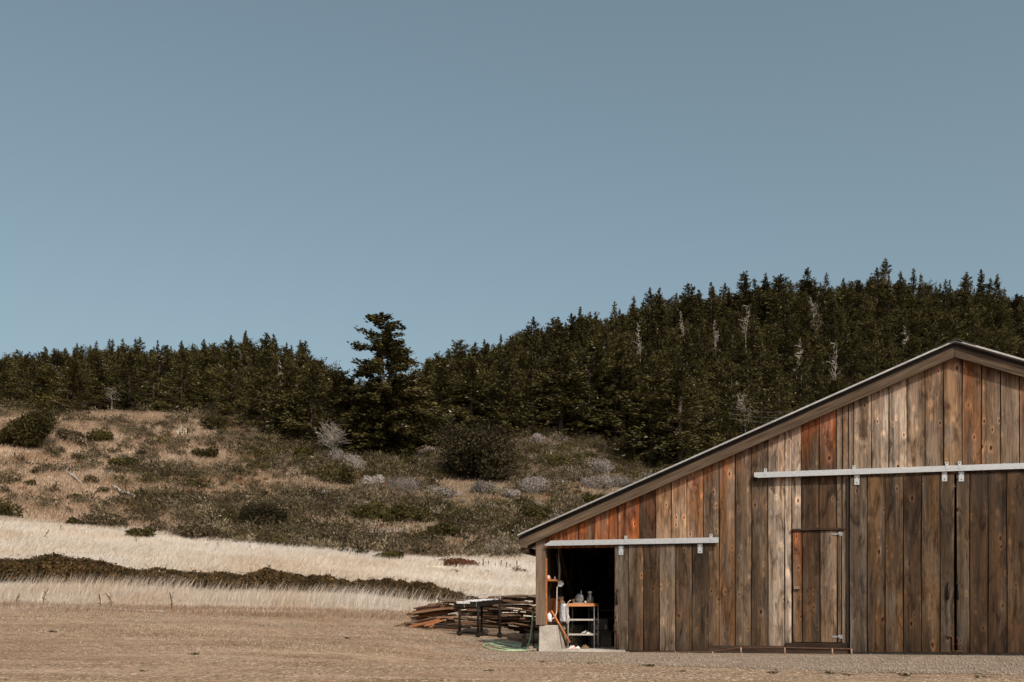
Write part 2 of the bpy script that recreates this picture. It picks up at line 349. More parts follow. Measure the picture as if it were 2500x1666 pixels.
def blur(a, r, ax):
    k = np.ones(2 * r + 1) / (2 * r + 1)
    for _ in range(2):
        pw = [(0, 0), (0, 0)]; pw[ax] = (r, r)
        a = np.apply_along_axis(lambda q: np.convolve(q, k, 'valid'), ax, np.pad(a, pw, 'edge'))
    return a
GT = blur(blur(_t, 4, 0), 7, 1)
XF, YF = X0, Y0
def sstep(a, b, v): q = np.clip((v - a) / (b - a), 0, 1); return q * q * (3 - 2 * q)
def H(x, y):
    x = np.asarray(x, float); y = np.asarray(y, float)
    D = np.clip(y, 10, 300); px = 1250 + F * x / np.clip(y, 10, 300)
    a = np.clip((px - gx[0]) / (gx[1] - gx[0]), 0, len(gx) - 1.001); b = np.clip((np.log(D) - gd[0]) / (gd[1] - gd[0]), 0, len(gd) - 1.001)
    i = a.astype(int); j = b.astype(int); fa = a - i; fb = b - j
    yy = (GT[j, i] * (1 - fa) + GT[j, i + 1] * fa) * (1 - fb) + (GT[j + 1, i] * (1 - fa) + GT[j + 1, i + 1] * fa) * fb
    z = HC + (HOR - yy) / F * D
    far = np.clip((y - 300) / 900, 0, 1); z = z * (1 - sstep(0, 1, far) * 0.8)
    near = np.clip((10 - y) / 6, 0, 1); z = z * (1 - near)
    # hummocks
    amp = np.clip((D - 26) / 60, 0, 1)
    z = z + amp * (0.35 * np.sin(x * 0.21 + 1.3 * np.sin(y * 0.13)) * np.sin(y * 0.17 + 0.7) + 0.16 * np.sin(x * 0.63 + y * 0.31) * np.sin(y * 0.55 - x * 0.2))
    z = z + 0.012 * np.sin(x * 1.9 + 0.5 * y) * np.sin(y * 1.3)
    # level pad under the barn
    dx, dy = x - XF, y - YF; u = dx * CT - dy * ST; v = dx * ST + dy * CT
    m = sstep(-6.9, -5.6, u) * (1 - sstep(14.5, 17.5, v)) * sstep(-8.2, -6.2, v) * (1 - sstep(16, 18, u))
    return z * (1 - m) + (-0.004) * m
def ground_y(x, y): return HOR - (H(x, y) - HC) * F / y
def at(px, D):
    x = (px - 1250) / F * D; return np.array([x, D, float(H(x, D))])
def D_for(px, py, lo=22, hi=280):              # distance at which the ground is seen at height py
    ds = np.geomspace(lo, hi, 700); ys = ground_y((px - 1250) / F * ds, ds)
    k = np.argmax(ys <= py); return float(ds[k] if ys[k] <= py else hi)
def onground(px, py): return at(px, D_for(px, py))

ts = np.linspace(-1.75, 1.75, 620)
Ys = np.concatenate([np.linspace(-35, 8, 24), np.geomspace(8.3, 330, 420)[0:], np.geomspace(345, 3000, 26)])
Yg, Tg = np.meshgrid(Ys, ts, indexing='ij')
Xg = Tg * (np.abs(Yg) * 0.9 + 9)
Zg = H(Xg, Yg)
# colour zones of the soil: dirt yard, straw field, tan hill, forest floor (dark, so gaps between trees read as shadow)
PXg = 1250 + F * Xg / np.clip(Yg, 8, None); GY = HOR - (Zg - HC) * F / np.clip(Yg, 8, None)
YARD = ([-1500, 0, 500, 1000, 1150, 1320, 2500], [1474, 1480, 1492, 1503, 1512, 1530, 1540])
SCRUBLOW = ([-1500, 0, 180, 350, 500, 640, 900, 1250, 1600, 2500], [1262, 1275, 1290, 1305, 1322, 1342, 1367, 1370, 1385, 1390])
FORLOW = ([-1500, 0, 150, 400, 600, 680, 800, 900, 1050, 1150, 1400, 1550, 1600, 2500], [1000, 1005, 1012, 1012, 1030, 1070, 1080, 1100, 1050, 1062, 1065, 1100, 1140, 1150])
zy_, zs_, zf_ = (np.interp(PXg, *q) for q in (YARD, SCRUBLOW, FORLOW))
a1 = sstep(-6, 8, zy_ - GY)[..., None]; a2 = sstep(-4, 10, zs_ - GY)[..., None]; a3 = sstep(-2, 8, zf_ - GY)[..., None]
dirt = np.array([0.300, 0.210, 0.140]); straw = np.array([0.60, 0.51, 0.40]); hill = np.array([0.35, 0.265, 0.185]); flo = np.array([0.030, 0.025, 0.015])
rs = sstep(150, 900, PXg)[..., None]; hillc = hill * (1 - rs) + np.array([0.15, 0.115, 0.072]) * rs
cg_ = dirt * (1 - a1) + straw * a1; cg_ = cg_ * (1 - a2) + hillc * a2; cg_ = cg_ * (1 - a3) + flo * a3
nr, nc = Xg.shape
idx = np.arange(nr * nc).reshape(nr, nc)
Q = np.stack([idx[:-1, :-1], idx[:-1, 1:], idx[1:, 1:], idx[1:, :-1]], -1).reshape(-1, 4)
def ground_mat():
    m, t, p = nodes('dry_ground', 0.95, 0.08)
    A = N(t, 'ShaderNodeAttribute'); A.attribute_name = 'soil'
    v = mapped(t, None, (1, 1, 1))
    n1 = noise(t, mapped(t, None, (0.35, 0.9, 1)), 1.0, 5, 0.6); n2 = noise(t, mapped(t, None, (1, 1.3, 1)), 5, 5, 0.7); n3 = noise(t, mapped(t, None, (1, 1.4, 1)), 42, 4, 0.75)
    c = mix(t, A.outputs['Color'], ramp(t, n1, [(0.32, (0.70, 0.64, 0.58)), (0.5, (1.0, 1.0, 1.0)), (0.66, (1.26, 1.32, 1.38))]))
    c = mix(t, c, ramp(t, n2, [(0.34, 0.70), (0.66, 1.28)])); c = mix(t, c, ramp(t, n3, [(0.34, 0.58), (0.47, 0.98), (0.68, 1.42)]))
    t.links.new(c, p.inputs['Base Color'])
    ad = N(t, 'ShaderNodeMath', operation='ADD'); t.links.new(n2, ad.inputs[0]); t.links.new(n3, ad.inputs[1]); bump(t, p, ad.outputs[0], 0.7, 0.02)
    return m
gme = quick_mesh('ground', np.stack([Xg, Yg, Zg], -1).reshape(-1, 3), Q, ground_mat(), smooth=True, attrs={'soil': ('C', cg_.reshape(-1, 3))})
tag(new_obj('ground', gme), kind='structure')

# ------------------------------------------------------------------ barn
BARN = empty('barn', (X0, Y0, 0), -TH)
tag(BARN, 'long weathered plank barn with low gable and sliding doors', 'barn')
uL = ux(1310); FW = -0.15                       # left corner; fascia plane stands proud of the wall
uA, zA = uz(2331, 872, FW)                      # underside of fascia at the ridge
ul, zl = uz(1272, 1339, FW); sL = (zA - zl) / (uA - ul)
ur, zr = uz(2500, 921, FW); sR = (zA - zr) / (ur - uA)
uRt = uA + (uA - uL); DEP = 13.0
FH = 0.178                                     # fascia height measured upright
def under(u): return zA + FH - 0.02 - (sL * (uA - u) if u < uA else sR * (u - uA))     # roof underside = top of the wall

def hexc(r_, g, b): return np.array([(q / 255) ** 2.2 for q in (r_, g, b)])
GAIN = 1.06
def boards(name, edges, cols, top, bot, parent, wd=0.0, thick=0.025, holes=None, orange=None, seed=0, gap=0.017, mat=None, damp=0.5):
    """vertical boards with real gaps; colours per vertex; orange = {board index: strength} of unbleached wood at the top"""
    rg = np.random.default_rng(seed + 3); V = []; Fq = []; C = []; S = []
    for i in range(len(edges) - 1):
        a, b = edges[i] + gap / 2, edges[i + 1] - gap / 2
        spans = [(lambda u: bot(u), lambda u: top(u))]
        if holes:
            h = holes(0.5 * (a + b))
            if h is not None:
                lo, hi = h; spans = []
                if lo is not None: spans.append((lambda u: bot(u), lambda u, lo=lo: lo))
                if hi is not None: spans.append((lambda u, hi=hi: hi, lambda u: top(u)))
        base = np.array(cols[i]) * GAIN; sd = rg.random(); yo = rg.uniform(-0.004, 0.004); o_ = (orange or {}).get(i, 0.0)
        tcol = hexc(150, 84, 46) * GAIN
        for lo, hi in spans:
            z0, z1 = lo(0.5 * (a + b)), hi(0.5 * (a + b)); n = max(2, int((z1 - z0) / 0.16)); nu = 4
            b0 = len(V)
            for k in range(n + 1):
                zw = z0 + (z1 - z0) * k / n
                for q in range(nu + 1):
                    u = a + (b - a) * q / nu + (0.0035 * math.sin(zw * 1.9 + sd * 20 + (q > 0) * 2.0) if q in (0, nu) else 0); zz = lo(u) + (hi(u) - lo(u)) * k / n
                    V.append((u, wd + yo - thick / 2, zz))
                    tt = top(u) - zz
                    c = base * (0.96 + 0.10 * math.sin(sd * 40 + zz * 1.7 + q * 0.4)) * (1 + 0.20 * math.sin(sd * 31 + q * 1.25 + 0.5 * math.sin(zz * 1.1 + sd * 9)))
                    if o_: 
                        e = o_ * math.exp(-(tt / (0.55 + 0.25 * math.sin(sd * 17 + q))) ** 2); c = c * (1 - e) + tcol * e
                    dd = max(0.0, 1 - (zz - 0.05) / 0.55) * damp; c = c * (1 - 0.42 * dd)     # splash stained foot of the boards
                    C.append(c); S.append(sd)
            for k in range(n):
                for q in range(nu):
                    p0 = b0 + k * (nu + 1) + q; Fq.append((p0, p0 + 1, p0 + nu + 2, p0 + nu + 1))
            # edges and back
            e0 = len(V)
            for (u, zz) in ((a, lo(a)), (b, lo(b)), (b, hi(b)), (a, hi(a))):
                for yy in (wd + yo - thick / 2, wd + yo + thick / 2): V.append((u, yy, zz)); C.append(base * 0.8); S.append(sd)
            for k in range(4):
                i0, i1 = e0 + 2 * k, e0 + 2 * ((k + 1) % 4); Fq.append((i0, i0 + 1, i1 + 1, i1))
            Fq.append((e0 + 1, e0 + 7, e0 + 5, e0 + 3))
    me = quick_mesh(name, V, np.array(Fq), mat or M['board'], attrs={'tone': ('C', np.array(C)), 'seed': ('F', S)})
    return new_obj(name, me, parent)

LIGHT = hexc(154, 136, 117); LT2 = hexc(164, 147, 130); TAN_ = hexc(140, 113, 88); BRN = hexc(98, 78, 59); DBR = hexc(78, 60, 44)
GRY = hexc(110, 94, 78); DGR = hexc(76, 62, 48); ORB = hexc(134, 82, 50); DOR = hexc(108, 72, 46); MGB = hexc(120, 98, 78)
SE = [1312, 1340, 1375, 1413, 1451, 1487.5, 1526, 1562, 1601, 1639, 1677, 1716.5, 1756, 1795, 1835, 1875, 1916, 1957, 1999.6, 2042, 2084, 2127, 2170, 2214, 2258, 2303.5, 2349, 2395.6, 2442, 2488.5]
SC = [ORB, ORB, ORB, DOR, ORB, ORB, ORB, DBR, TAN_ * 1.2, TAN_ * 1.1, hexc(160, 118, 84), BRN, hexc(112, 82, 56), hexc(92, 78, 64), hexc(80, 66, 52), LIGHT * 1.05, LT2 * 1.12, DBR * 1.1, DBR, GRY * 1.15, LIGHT * 1.0, LT2, LIGHT * 1.1, GRY * 1.25, MGB * 1.0, hexc(126, 102, 78), hexc(120, 84, 56), MGB * 0.95, GRY * 1.05]
MEAN_ = hexc(112, 89, 67); SC = [c if i < 8 or i in (17, 18) else c * 0.74 + MEAN_ * 0.26 for i, c in enumerate(SC)]
ed = [ux(p) for p in SE]; ed[0] = uL + 0.02
while ed[-1] + 0.3 < uRt: ed.append(ed[-1] + 0.303); SC.append([GRY, MGB, BRN, LIGHT][len(SC) % 4])
ed[-1] = uRt
zh1 = zy(1500, 1333)                             # head of the small opening
zh2 = zy(2074, 1166)
uo0, uo1 = ux(1334), ux(1500); ud1 = ux(1731)
ub0, ub1 = ux(2072), ux(2331)
ud2 = ub1 + (ub1 - ub0)
us0, us1 = ux(1933), ux(2056)
zs0, zs1 = zy(1990, 1568), zy(1990, 1297)
ORG = {i: s for i, s in zip(range(0, 29), [0.3, 0.5, 0.6, 0.5, 0.5, 0.6, 0.6, 0.4, 0.3, 0.3, 0.4, 0.35, 0.5, 0.15, 0.1, 0.4, 0.25, 0.9, 1.0, 0.2, 0.05, 0.1, 0.15, 0.15, 0.1, 0.15, 0.3, 0.15, 0.05])}
def hole_front(u):
    if u < uo1 + 0.1: return (None, zh1 - 0.03)
    if ub0 + 0.12 < u < ud2: return (None, zh2 + 0.0)
    return None
# the board right beside the big doors stops at them; the wicket opening is cut from whole boards
def hf(u):
    h = hole_front(u)
    if h: return h
    if us0 + 0.13 < u < us1 - 0.05: return (zs0 - 0.02, zs1 + 0.02)
    return None
ed2, sc2, org2 = [], [], {}
cuts = [uo1 + 0.07, us0, us1, ub0]
for i in range(len(ed) - 1):
    segs = [ed[i]] + sorted(c for c in cuts if ed[i] + 0.02 < c < ed[i + 1] - 0.02) + [ed[i + 1]]
    for a, b in zip(segs, segs[1:]):
        org2[len(ed2)] = ORG.get(i, 0.2); ed2.append(a); sc2.append(SC[i])
ed2.append(ed[-1])
def hf2(u):
    if u < uo1 + 0.07: return (None, zh1 - 0.03)
    if ub0 < u < ud2: return (None, zh2)
    if us0 < u < us1: return (zs0 - 0.02, zs1 + 0.02)
    return None
wall = boards('front_wall', ed2, sc2, lambda u: under(u) - 0.012, lambda u: 0.02, BARN, 0.0, holes=hf2, orange=org2, seed=1)
tag(wall, 'gable wall of upright boards, orange where the eaves sheltered them')
# lining coloured black to put shade in the board gaps, openings left free
bk = MB()
def panel(u0, u1, z0, z1f, y0=0.018, y1=0.05):
    n = max(1, int((u1 - u0) / 0.6)); us = [u0 + (u1 - u0) * k / n for k in range(n + 1)]
    if us[0] < uA < us[-1] and not callable(z1f): pass
    for a, b in zip(us, us[1:]):
        za, zb = (z1f(a), z1f(b)) if callable(z1f) else (z1f, z1f)
        bk.prism([(a, z0), (b, z0), (b, zb), (a, za)], y0, y1)
ut = lambda u: under(u) - 0.03
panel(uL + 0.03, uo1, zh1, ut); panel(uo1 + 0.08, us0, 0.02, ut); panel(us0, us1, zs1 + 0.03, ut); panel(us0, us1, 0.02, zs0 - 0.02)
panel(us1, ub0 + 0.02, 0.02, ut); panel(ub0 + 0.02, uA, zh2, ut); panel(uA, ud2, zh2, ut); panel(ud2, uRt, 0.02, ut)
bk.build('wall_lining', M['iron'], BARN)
# other walls
sidecols = [GRY, MGB, BRN, TAN_, DGR]
def plain_wall(name, L, top, seed):
    n = int(L / 0.3); e = [L * i / n for i in range(n + 1)]
    return boards(name, e, [sidecols[(i * 7 + seed) % 5] for i in range(n)], top, lambda u: 0.02 if seed else 0.55, BARN, seed=seed + 10)
o = plain_wall('side_wall', DEP, lambda u: under(uL) - 0.02, 0); o.location = (uL, DEP, 0); o.rotation_euler = (0, 0, R(-90)); tag(o, 'side wall facing the board pile')
o = plain_wall('side_wall', DEP, lambda u: under(uRt) - 0.02, 1); o.location = (uRt, 0, 0); o.rotation_euler = (0, 0, R(90))
o = boards('back_wall', [uL + (uRt - uL) * i / 60 for i in range(61)], [sidecols[(i * 3) % 5] for i in range(60)], lambda u: under(u) - 0.012, lambda u: 0.02, BARN, DEP, seed=30)
# inner skin of left wall above the foundation, studs and a brace, back partition (keeps the inside dark)
iw = MB(); iw.box(uL + 0.06, uL + 0.075, 0.15, DEP - 0.05, 0.56, under(uL) - 0.1)
for k in range(8): iw.box(uL + 0.078, uL + 0.16, 0.45 + k * 1.2, 0.53 + k * 1.2, 0.56, under(uL) - 0.05)
iw.build('wall_framing', M['innerwood'], BARN)
br = MB(); br.tube([(uL + 0.20, 1.0, 2.15), (uL + 0.20, 3.0, 0.7)], 0.045, 4); br.build('brace', M['innerwood'], BARN)
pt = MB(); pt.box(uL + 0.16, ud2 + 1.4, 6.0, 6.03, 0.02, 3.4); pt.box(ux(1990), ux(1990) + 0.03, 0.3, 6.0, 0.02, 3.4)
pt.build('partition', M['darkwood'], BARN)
# foundation stem walls
zf = zy(1320, 1527)
fd = MB(); fd.prism([(uL + 0.04, -0.25), (uo0 + 0.24, -0.25), (uo0 + 0.19, zf), (uL + 0.06, zf)], -0.03, DEP - 0.1)
fd.build('foundation', M['concrete'], BARN, bevel=0.012)
MB().box(uL + 0.05, uo0 + 0.22, 0.22, DEP - 0.2, zf + 0.002, zf + 0.06).build('sill_plate', M['darkwood'], BARN)
# corner post
MB().box(uL - 0.005, uo0 - 0.012, -0.055, 0.12, zf + 0.004, zh1 + 0.17).build('corner_post', M['post'], BARN, bevel=0.006)
MB().box(uo0 - 0.010, uo0 + 0.008, -0.02, 0.05, zf + 0.01, zh1 - 0.22).build('door_stop', M['orangewood'], BARN)
# header above the small opening
MB().box(uL + 0.02, uo1 + 0.3, 0.055, 0.10, zh1 - 0.02, zh1 + 0.20).build('door_header', M['innerwood'], BARN)

# roof: corrugated sheets, purlins, fascia boards
def roof_side(sgn, slope, ue, name, y0=FW - 0.075):
    n = 150; V = []; Fq = []
    for k in range(n + 1):
        y = y0 + (DEP + 0.4 - y0) * k / n; rip = 0.012 * math.sin(k * math.pi / 2)
        for u in (uA, ue):
            z = zA + FH + 0.075 - slope * abs(u - uA); V += [(u, y, z + rip + 0.014), (u, y, z + rip)]
    for k in range(n):
        a = 4 * k; b = a + 4
        Fq += [(a, b, b + 2, a + 2), (a + 1, a + 3, b + 3, b + 1), (a + 2, b + 2, b + 3, a + 3)]
    Fq += [(0, 2, 3, 1), (4 * n, 4 * n + 1, 4 * n + 3, 4 * n + 2)]
    o = new_obj(name, quick_mesh(name, V, np.array(Fq), M['sheet']), BARN)
    # bright drip edge of the sheet end
    m = MB(); L = [(uA - sgn * -0.10, zA + FH + 0.087 - slope * 0.10), (ue, zA + FH + 0.087 - slope * abs(ue - uA))]
    (a, za), (b, zb) = L
    m.add([(a, y0 - 0.012, za - 0.012), (b, y0 - 0.012, zb - 0.012), (b, y0 - 0.012, zb + 0.018), (a, y0 - 0.012, za + 0.018), (a, y0 - 0.003, za - 0.012), (b, y0 - 0.003, zb - 0.012), (b, y0 - 0.003, zb + 0.018), (a, y0 - 0.003, za + 0.018)],
          [(0, 1, 2, 3), (7, 6, 5, 4), (0, 4, 5, 1), (3, 2, 6, 7), (0, 3, 7, 4), (1, 5, 6, 2)])
    m.build('drip_edge', M['sheet'], o)
    # sheathing between fascia and sheet, coloured dark to give the shadow gap
    m = MB(); e = [(uA, zA + FH + 0.004), (ue, zA + FH + 0.004 - slope * abs(ue - uA)), (ue, zA + FH + 0.060 - slope * abs(ue - uA)), (uA, zA + FH + 0.060)]
    m.prism(e if sgn > 0 else e[::-1], FW + 0.045, DEP + 0.3); m.build('roof_deck', M['iron'], BARN)
    e = [(uA, zA), (ue + sgn * -0.03, zA - slope * (abs(ue - uA) - 0.03)), (ue + sgn * -0.03, zA + FH - slope * (abs(ue - uA) - 0.03)), (uA, zA + FH)]
    e = [(u + (sgn * 0.004 if abs(u - uA) < 1e-6 else 0), z) for u, z in e]
    # the fascia is built flat and turned so that its grain runs along it
    ang = math.atan(-slope if sgn > 0 else slope); Lb = abs(ue - uA) / math.cos(ang)
    ca, sa = math.cos(ang), math.sin(ang)
    f = MB(); f.prism([((x - uA) * ca + (z - zA) * sa, -(x - uA) * sa + (z - zA) * ca) for x, z in (e if sgn > 0 else e[::-1])], 0, 0.038)
    o2 = f.build('fascia_board', M['fascia'], BARN, (uA, FW, zA), (0, -ang, 0))
    return o
ueL = ux(1266, FW); ueR = uA + (uA - ueL)
roof_side(-1, sL, ueL, 'roof_sheet'); roof_side(1, sR, ueR, 'roof_sheet')
rc = MB()
rc.prism([(uA - 0.32, zA + FH + 0.10 - sL * 0.32), (uA, zA + FH + 0.10), (uA + 0.32, zA + FH + 0.10 - sR * 0.32), (uA + 0.32, zA + FH + 0.118 - sR * 0.32), (uA, zA + FH + 0.12), (uA - 0.32, zA + FH + 0.118 - sL * 0.32)], FW - 0.095, DEP + 0.42)
rc.build('ridge_cap', M['iron'], BARN)
ra = MB()
for k in range(10):
    y = 0.25 + k * 1.25
    for s_, sl, ue in ((-1, sL, ueL + 0.08), (1, sR, ueR - 0.08)):
        e = [(uA + s_ * 0.01, zA + 0.0), (ue, zA - sl * abs(ue - uA)), (ue, zA + FH - sl * abs(ue - uA)), (uA + s_ * 0.01, zA + FH)]
        ra.prism(e if s_ > 0 else e[::-1], y, y + 0.05)
ra.build('rafters', M['innerwood'], BARN)
ub_, zb_ = uz(1286, 1341, FW + 0.06)
MB().box(ub_ - 0.12, ub_ + 0.03, FW + 0.06, DEP, zb_ - 0.07, zb_ + 0.03).build('eave_purlin', M['darkwood'], BARN)

# sliding door, big doors, wicket door
def Z0(px, py): return zy(px, py, -0.06)
def hanger(parent, px, py, h=0.175, wdt=0.085, wd=-0.095):
    u, z = ux(px, wd), zy(px, py, wd); m = MB(); m.box(u - wdt / 2, u + wdt / 2, wd, wd + 0.012, z - h, z)
    for du, dz in ((-0.028, -0.05), (0.028, -0.05), (0, -0.14)): m.lathe([(0.010, 0), (0.008, -0.006)], (u + du, wd, z + dz), 8, 1, 'y')
    return m.build('hanger_plate', [M['galv'], M['iron']], parent)
def pull(parent, px, py0, py1, wd=-0.08):
    u, z1, z0 = ux(px, wd), zy(px, py0, wd), zy(px, py1, wd); m = MB()
    m.tube([(u, wd - 0.003, z1), (u, wd - 0.045, z1 - 0.015), (u, wd - 0.05, (z0 + z1) / 2), (u, wd - 0.045, z0 + 0.015), (u, wd - 0.003, z0)], 0.016, 8)
    m.box(u - 0.02, u + 0.02, wd - 0.006, wd, z1 - 0.03, z1 + 0.03); m.box(u - 0.02, u + 0.02, wd - 0.006, wd, z0 - 0.03, z0 + 0.03)
    return m.build('handle', M['iron'], parent)
# small sliding door
DE = [1500, 1535, 1571.6, 1610, 1650, 1690, 1731]; de = [ux(p, -0.06) for p in DE]
DC = [GRY * 0.8, BRN * 0.9, DBR * 1.0, GRY * 1.1, BRN * 0.9, DGR * 0.9]
d1 = boards('sliding_door', de, DC, lambda u: zh1 - 0.005, lambda u: 0.035, BARN, -0.065, 0.03, seed=51, damp=0.9)
tag(d1, 'small sliding door of six boards pushed half open')
MB().box(de[0] + 0.004, de[-1] - 0.004, -0.047, -0.033, 0.04, zh1 - 0.01).build('backing', M['iron'], d1)
pull(d1, 1507, 1443, 1473); hanger(d1, 1516, 1333); hanger(d1, 1709, 1328)
m = MB(); u = ux(1505, -0.09); m.tube([(u - 0.03, -0.088, 0.42), (u + 0.01, -0.098, 0.40), (u + 0.01, -0.098, 0.04)], 0.010, 6); m.tube([(u + 0.045, -0.096, 0.34), (u + 0.045, -0.096, 0.03)], 0.008, 6); m.build('drop_bolt', M['rust'], d1)
# big doors
BE = [2074, 2117, 2160.5, 2205, 2249, 2294.6, 2330]; be = [ux(p, -0.06) for p in BE]
WB = hexc(104, 80, 56); BC = [GRY * 0.66, WB * 0.66, WB * 0.66, DBR * 0.78, WB * 0.66, hexc(104, 86, 68) * 0.64]
zbt = zh2 - 0.01
d2 = boards('big_sliding_door', be, BC, lambda u: zbt, lambda u: 0.05, BARN, -0.065, 0.03, seed=62, damp=0.9)
tag(d2, 'tall closed sliding door of brown knotty boards beside the wicket door')
MB().box(be[0] + 0.004, be[-1] - 0.004, -0.047, -0.033, 0.055, zbt - 0.01).build('backing', M['iron'], d2)
CE = [2334.5, 2367, 2411.7, 2457.7, 2503]; ce = [ux(p, -0.06) for p in CE]
while len(ce) < 7: ce.append(ce[-1] + 0.30)
d3 = boards('big_sliding_door', ce, [hexc(104, 86, 68) * 0.62, DBR * 0.78, DBR * 0.80, WB * 0.6, BRN * 0.9, GRY * 0.8], lambda u: zbt, lambda u: 0.05, BARN, -0.065, 0.03, seed=71, damp=0.9)
tag(d3, 'tall closed sliding door of dark boards cut by the photo edge')
MB().box(ce[0] + 0.004, ce[-1] - 0.004, -0.047, -0.033, 0.055, zbt - 0.01).build('backing', M['iron'], d3)
hanger(d2, 2092, 1160); hanger(d2, 2306, 1151); hanger(d3, 2347, 1151)
pull(d2, 2314, 1426, 1461); pull(d3, 2338, 1427, 1462)
def dbolt(parent, px, left):
    u = ux(px, -0.09); m = MB()
    pts = [(u - 0.09, -0.10, 0.33), (u - 0.015, -0.10, 0.33), (u, -0.10, 0.30), (u, -0.10, 0.02)] if left else [(u - 0.03, -0.10, 0.27), (u - 0.005, -0.10, 0.32), (u, -0.10, 0.27), (u, -0.10, 0.02)]
    m.tube(pts, 0.015, 6); m.box(u - 0.03, u + 0.03, -0.092, -0.082, 0.18, 0.21); return m.build('drop_bolt', M['rust'], parent)
dbolt(d2, 2325, True); dbolt(d3, 2339, False)
m = MB(); a, b = ux(2320, -0.10), ux(2350, -0.10)
m.tube([(a, -0.115, 0.075), (b, -0.115, 0.075)], 0.008, 6)
for u in (a, (a + b) / 2, b): m.tube([(u, -0.115, 0.075), (u, -0.115, 0.0)], 0.007, 6)
m.build('floor_catch', M['rust'], BARN)
# tracks
def track(p0, y0, p1, y1, marks, taper=0.0):
    wd = -0.135
    a, b = ux(p0, wd), ux(p1, wd); za, zb = zy(p0, y0, wd), zy(p1, y1, wd); z = (za + zb) / 2; h = 0.074
    m = MB(); m.prism([(a, z - h), (b, z - h), (b, z), (a + taper, z)], wd, wd + 0.012); m.prism([(a + taper, z), (b, z), (b, z + 0.012), (a + taper, z + 0.012)], wd, -0.016)
    m.prism([(a + 0.05, z - h - 0.012), (b, z - h - 0.012), (b, z - h), (a + 0.05, z - h)], wd, wd + 0.035)
    m.prism([(a + 0.02, z - h), (b, z - h), (b, z), (a + taper, z)], wd + 0.055, wd + 0.063)
    o = m.build('door_track', M['galv'], BARN)
    for px in marks:
        u = ux(px, wd); q = MB(); q.box(u - 0.027, u + 0.027, wd - 0.006, wd - 0.001, z - 0.05, z + 0.075); q.lathe([(0.010, 0), (0.007, -0.006)], (u, wd - 0.006, z + 0.05), 8, 1, 'y')
        q.box(u - 0.02, u + 0.02, wd, -0.016, z + 0.055, z + 0.065); q.build('track_bracket', [M['galv'], M['iron']], o)
    return o
track(1327, 1322, 1754, 1314, (1528, 1736), 0.13)
t2 = track(1841, 1155, 2520, 1132, (1869, 2085, 2312, 2343))
m = MB(); z = zy(2330, 1141, -0.135); m.box(ux(2500, -0.135), ud2 + 1.2, -0.134, -0.124, z - 0.08, z); m.build('door_track', M['galv'], BARN)
# dark strip standing in for the shadow gap at the big door jamb
MB().box(ub0 - 0.035, ub0 - 0.004, -0.05, -0.014, 0.1, zbt - 0.02).build('jamb_shadow_strip', M['iron'], BARN)
# wicket door
WE = [1934.5, 1958.5, 2002, 2043.8, 2055]; we = [ux(p) for p in WE]
d4 = boards('wicket_door', we, [hexc(104, 80, 58), DBR * 0.9, MGB * 0.92, GRY * 0.72], lambda u: zs1, lambda u: zs0, BARN, -0.012, 0.03, seed=83, orange={0: 0.6}, damp=0.0)
tag(d4, 'man-sized plank door with small latch set between the orange-topped boards')
MB().box(we[0] + 0.003, we[-1] - 0.003, 0.006, 0.016, zs0 + 0.01, zs1 - 0.01).build('backing', M['iron'], d4)
m = MB(); u, z = ux(1945.5, -0.03), zy(1945.5, 1435, -0.03); m.box(u - 0.052, u + 0.052, -0.075, -0.027, z - 0.028, z + 0.028); m.build('latch', M['post'], d4)
for py in (1304, 1555):
    m = MB(); u, z = ux(2044, -0.03), zy(2044, py, -0.03)
    m.box(u - 0.09, u + 0.02, -0.036, -0.028, z - 0.016, z + 0.016); m.box(u + 0.03, u + 0.09, -0.036, -0.028, z - 0.035, z + 0.035); m.tube([(u + 0.025, -0.042, z - 0.03), (u + 0.025, -0.042, z + 0.03)], 0.012, 6)
    m.build('hinge', M['dialgrey'], d4)
MB().box(us0 - 0.01, us1 + 0.05, -0.065, -0.014, zs1 + 0.012, zs1 + 0.045).build('drip_rail', M['darkwood'], BARN)
MB().box(ux(1918), ux(2071), -0.05, -0.014, zs0 - 0.115, zs0 - 0.012).build('threshold_board', M['darkwood'], BARN)
m = MB(); u = ux(2057); m.box(u - 0.008, u + 0.008, -0.022, -0.014, zs0, zs1); m.build('door_trim', M['post'], BARN)
# guide rail near the ground
def g(px, py, wd=-0.20): return (ux(px, wd), wd, zy(px, py, wd))
m = MB(); m.tube([g(1537, 1591), g(1650, 1592), g(1740, 1592), g(1765, 1588), g(1808, 1581), g(1916, 1582), g(2085, 1585)], 0.013, 6)
gr = m.build('guide_rail', M['rust'], BARN)
for px, y0 in ((1534, 1592), (1649, 1592), (1740, 1592), (1809, 1581), (1916, 1582), (2032, 1584), (2079, 1585)):
    m = MB(); u, _, z = g(px, y0); m.tube([(u, -0.20, z + 0.008), (u, -0.20, -0.03)], 0.0145, 6); m.build('rail_stake', M['rustpost'], gr)
MB().box(uo1 + 0.1, ub0, -0.028, -0.013, 0.0, 0.14).build('kick_board', M['darkwood'], BARN)

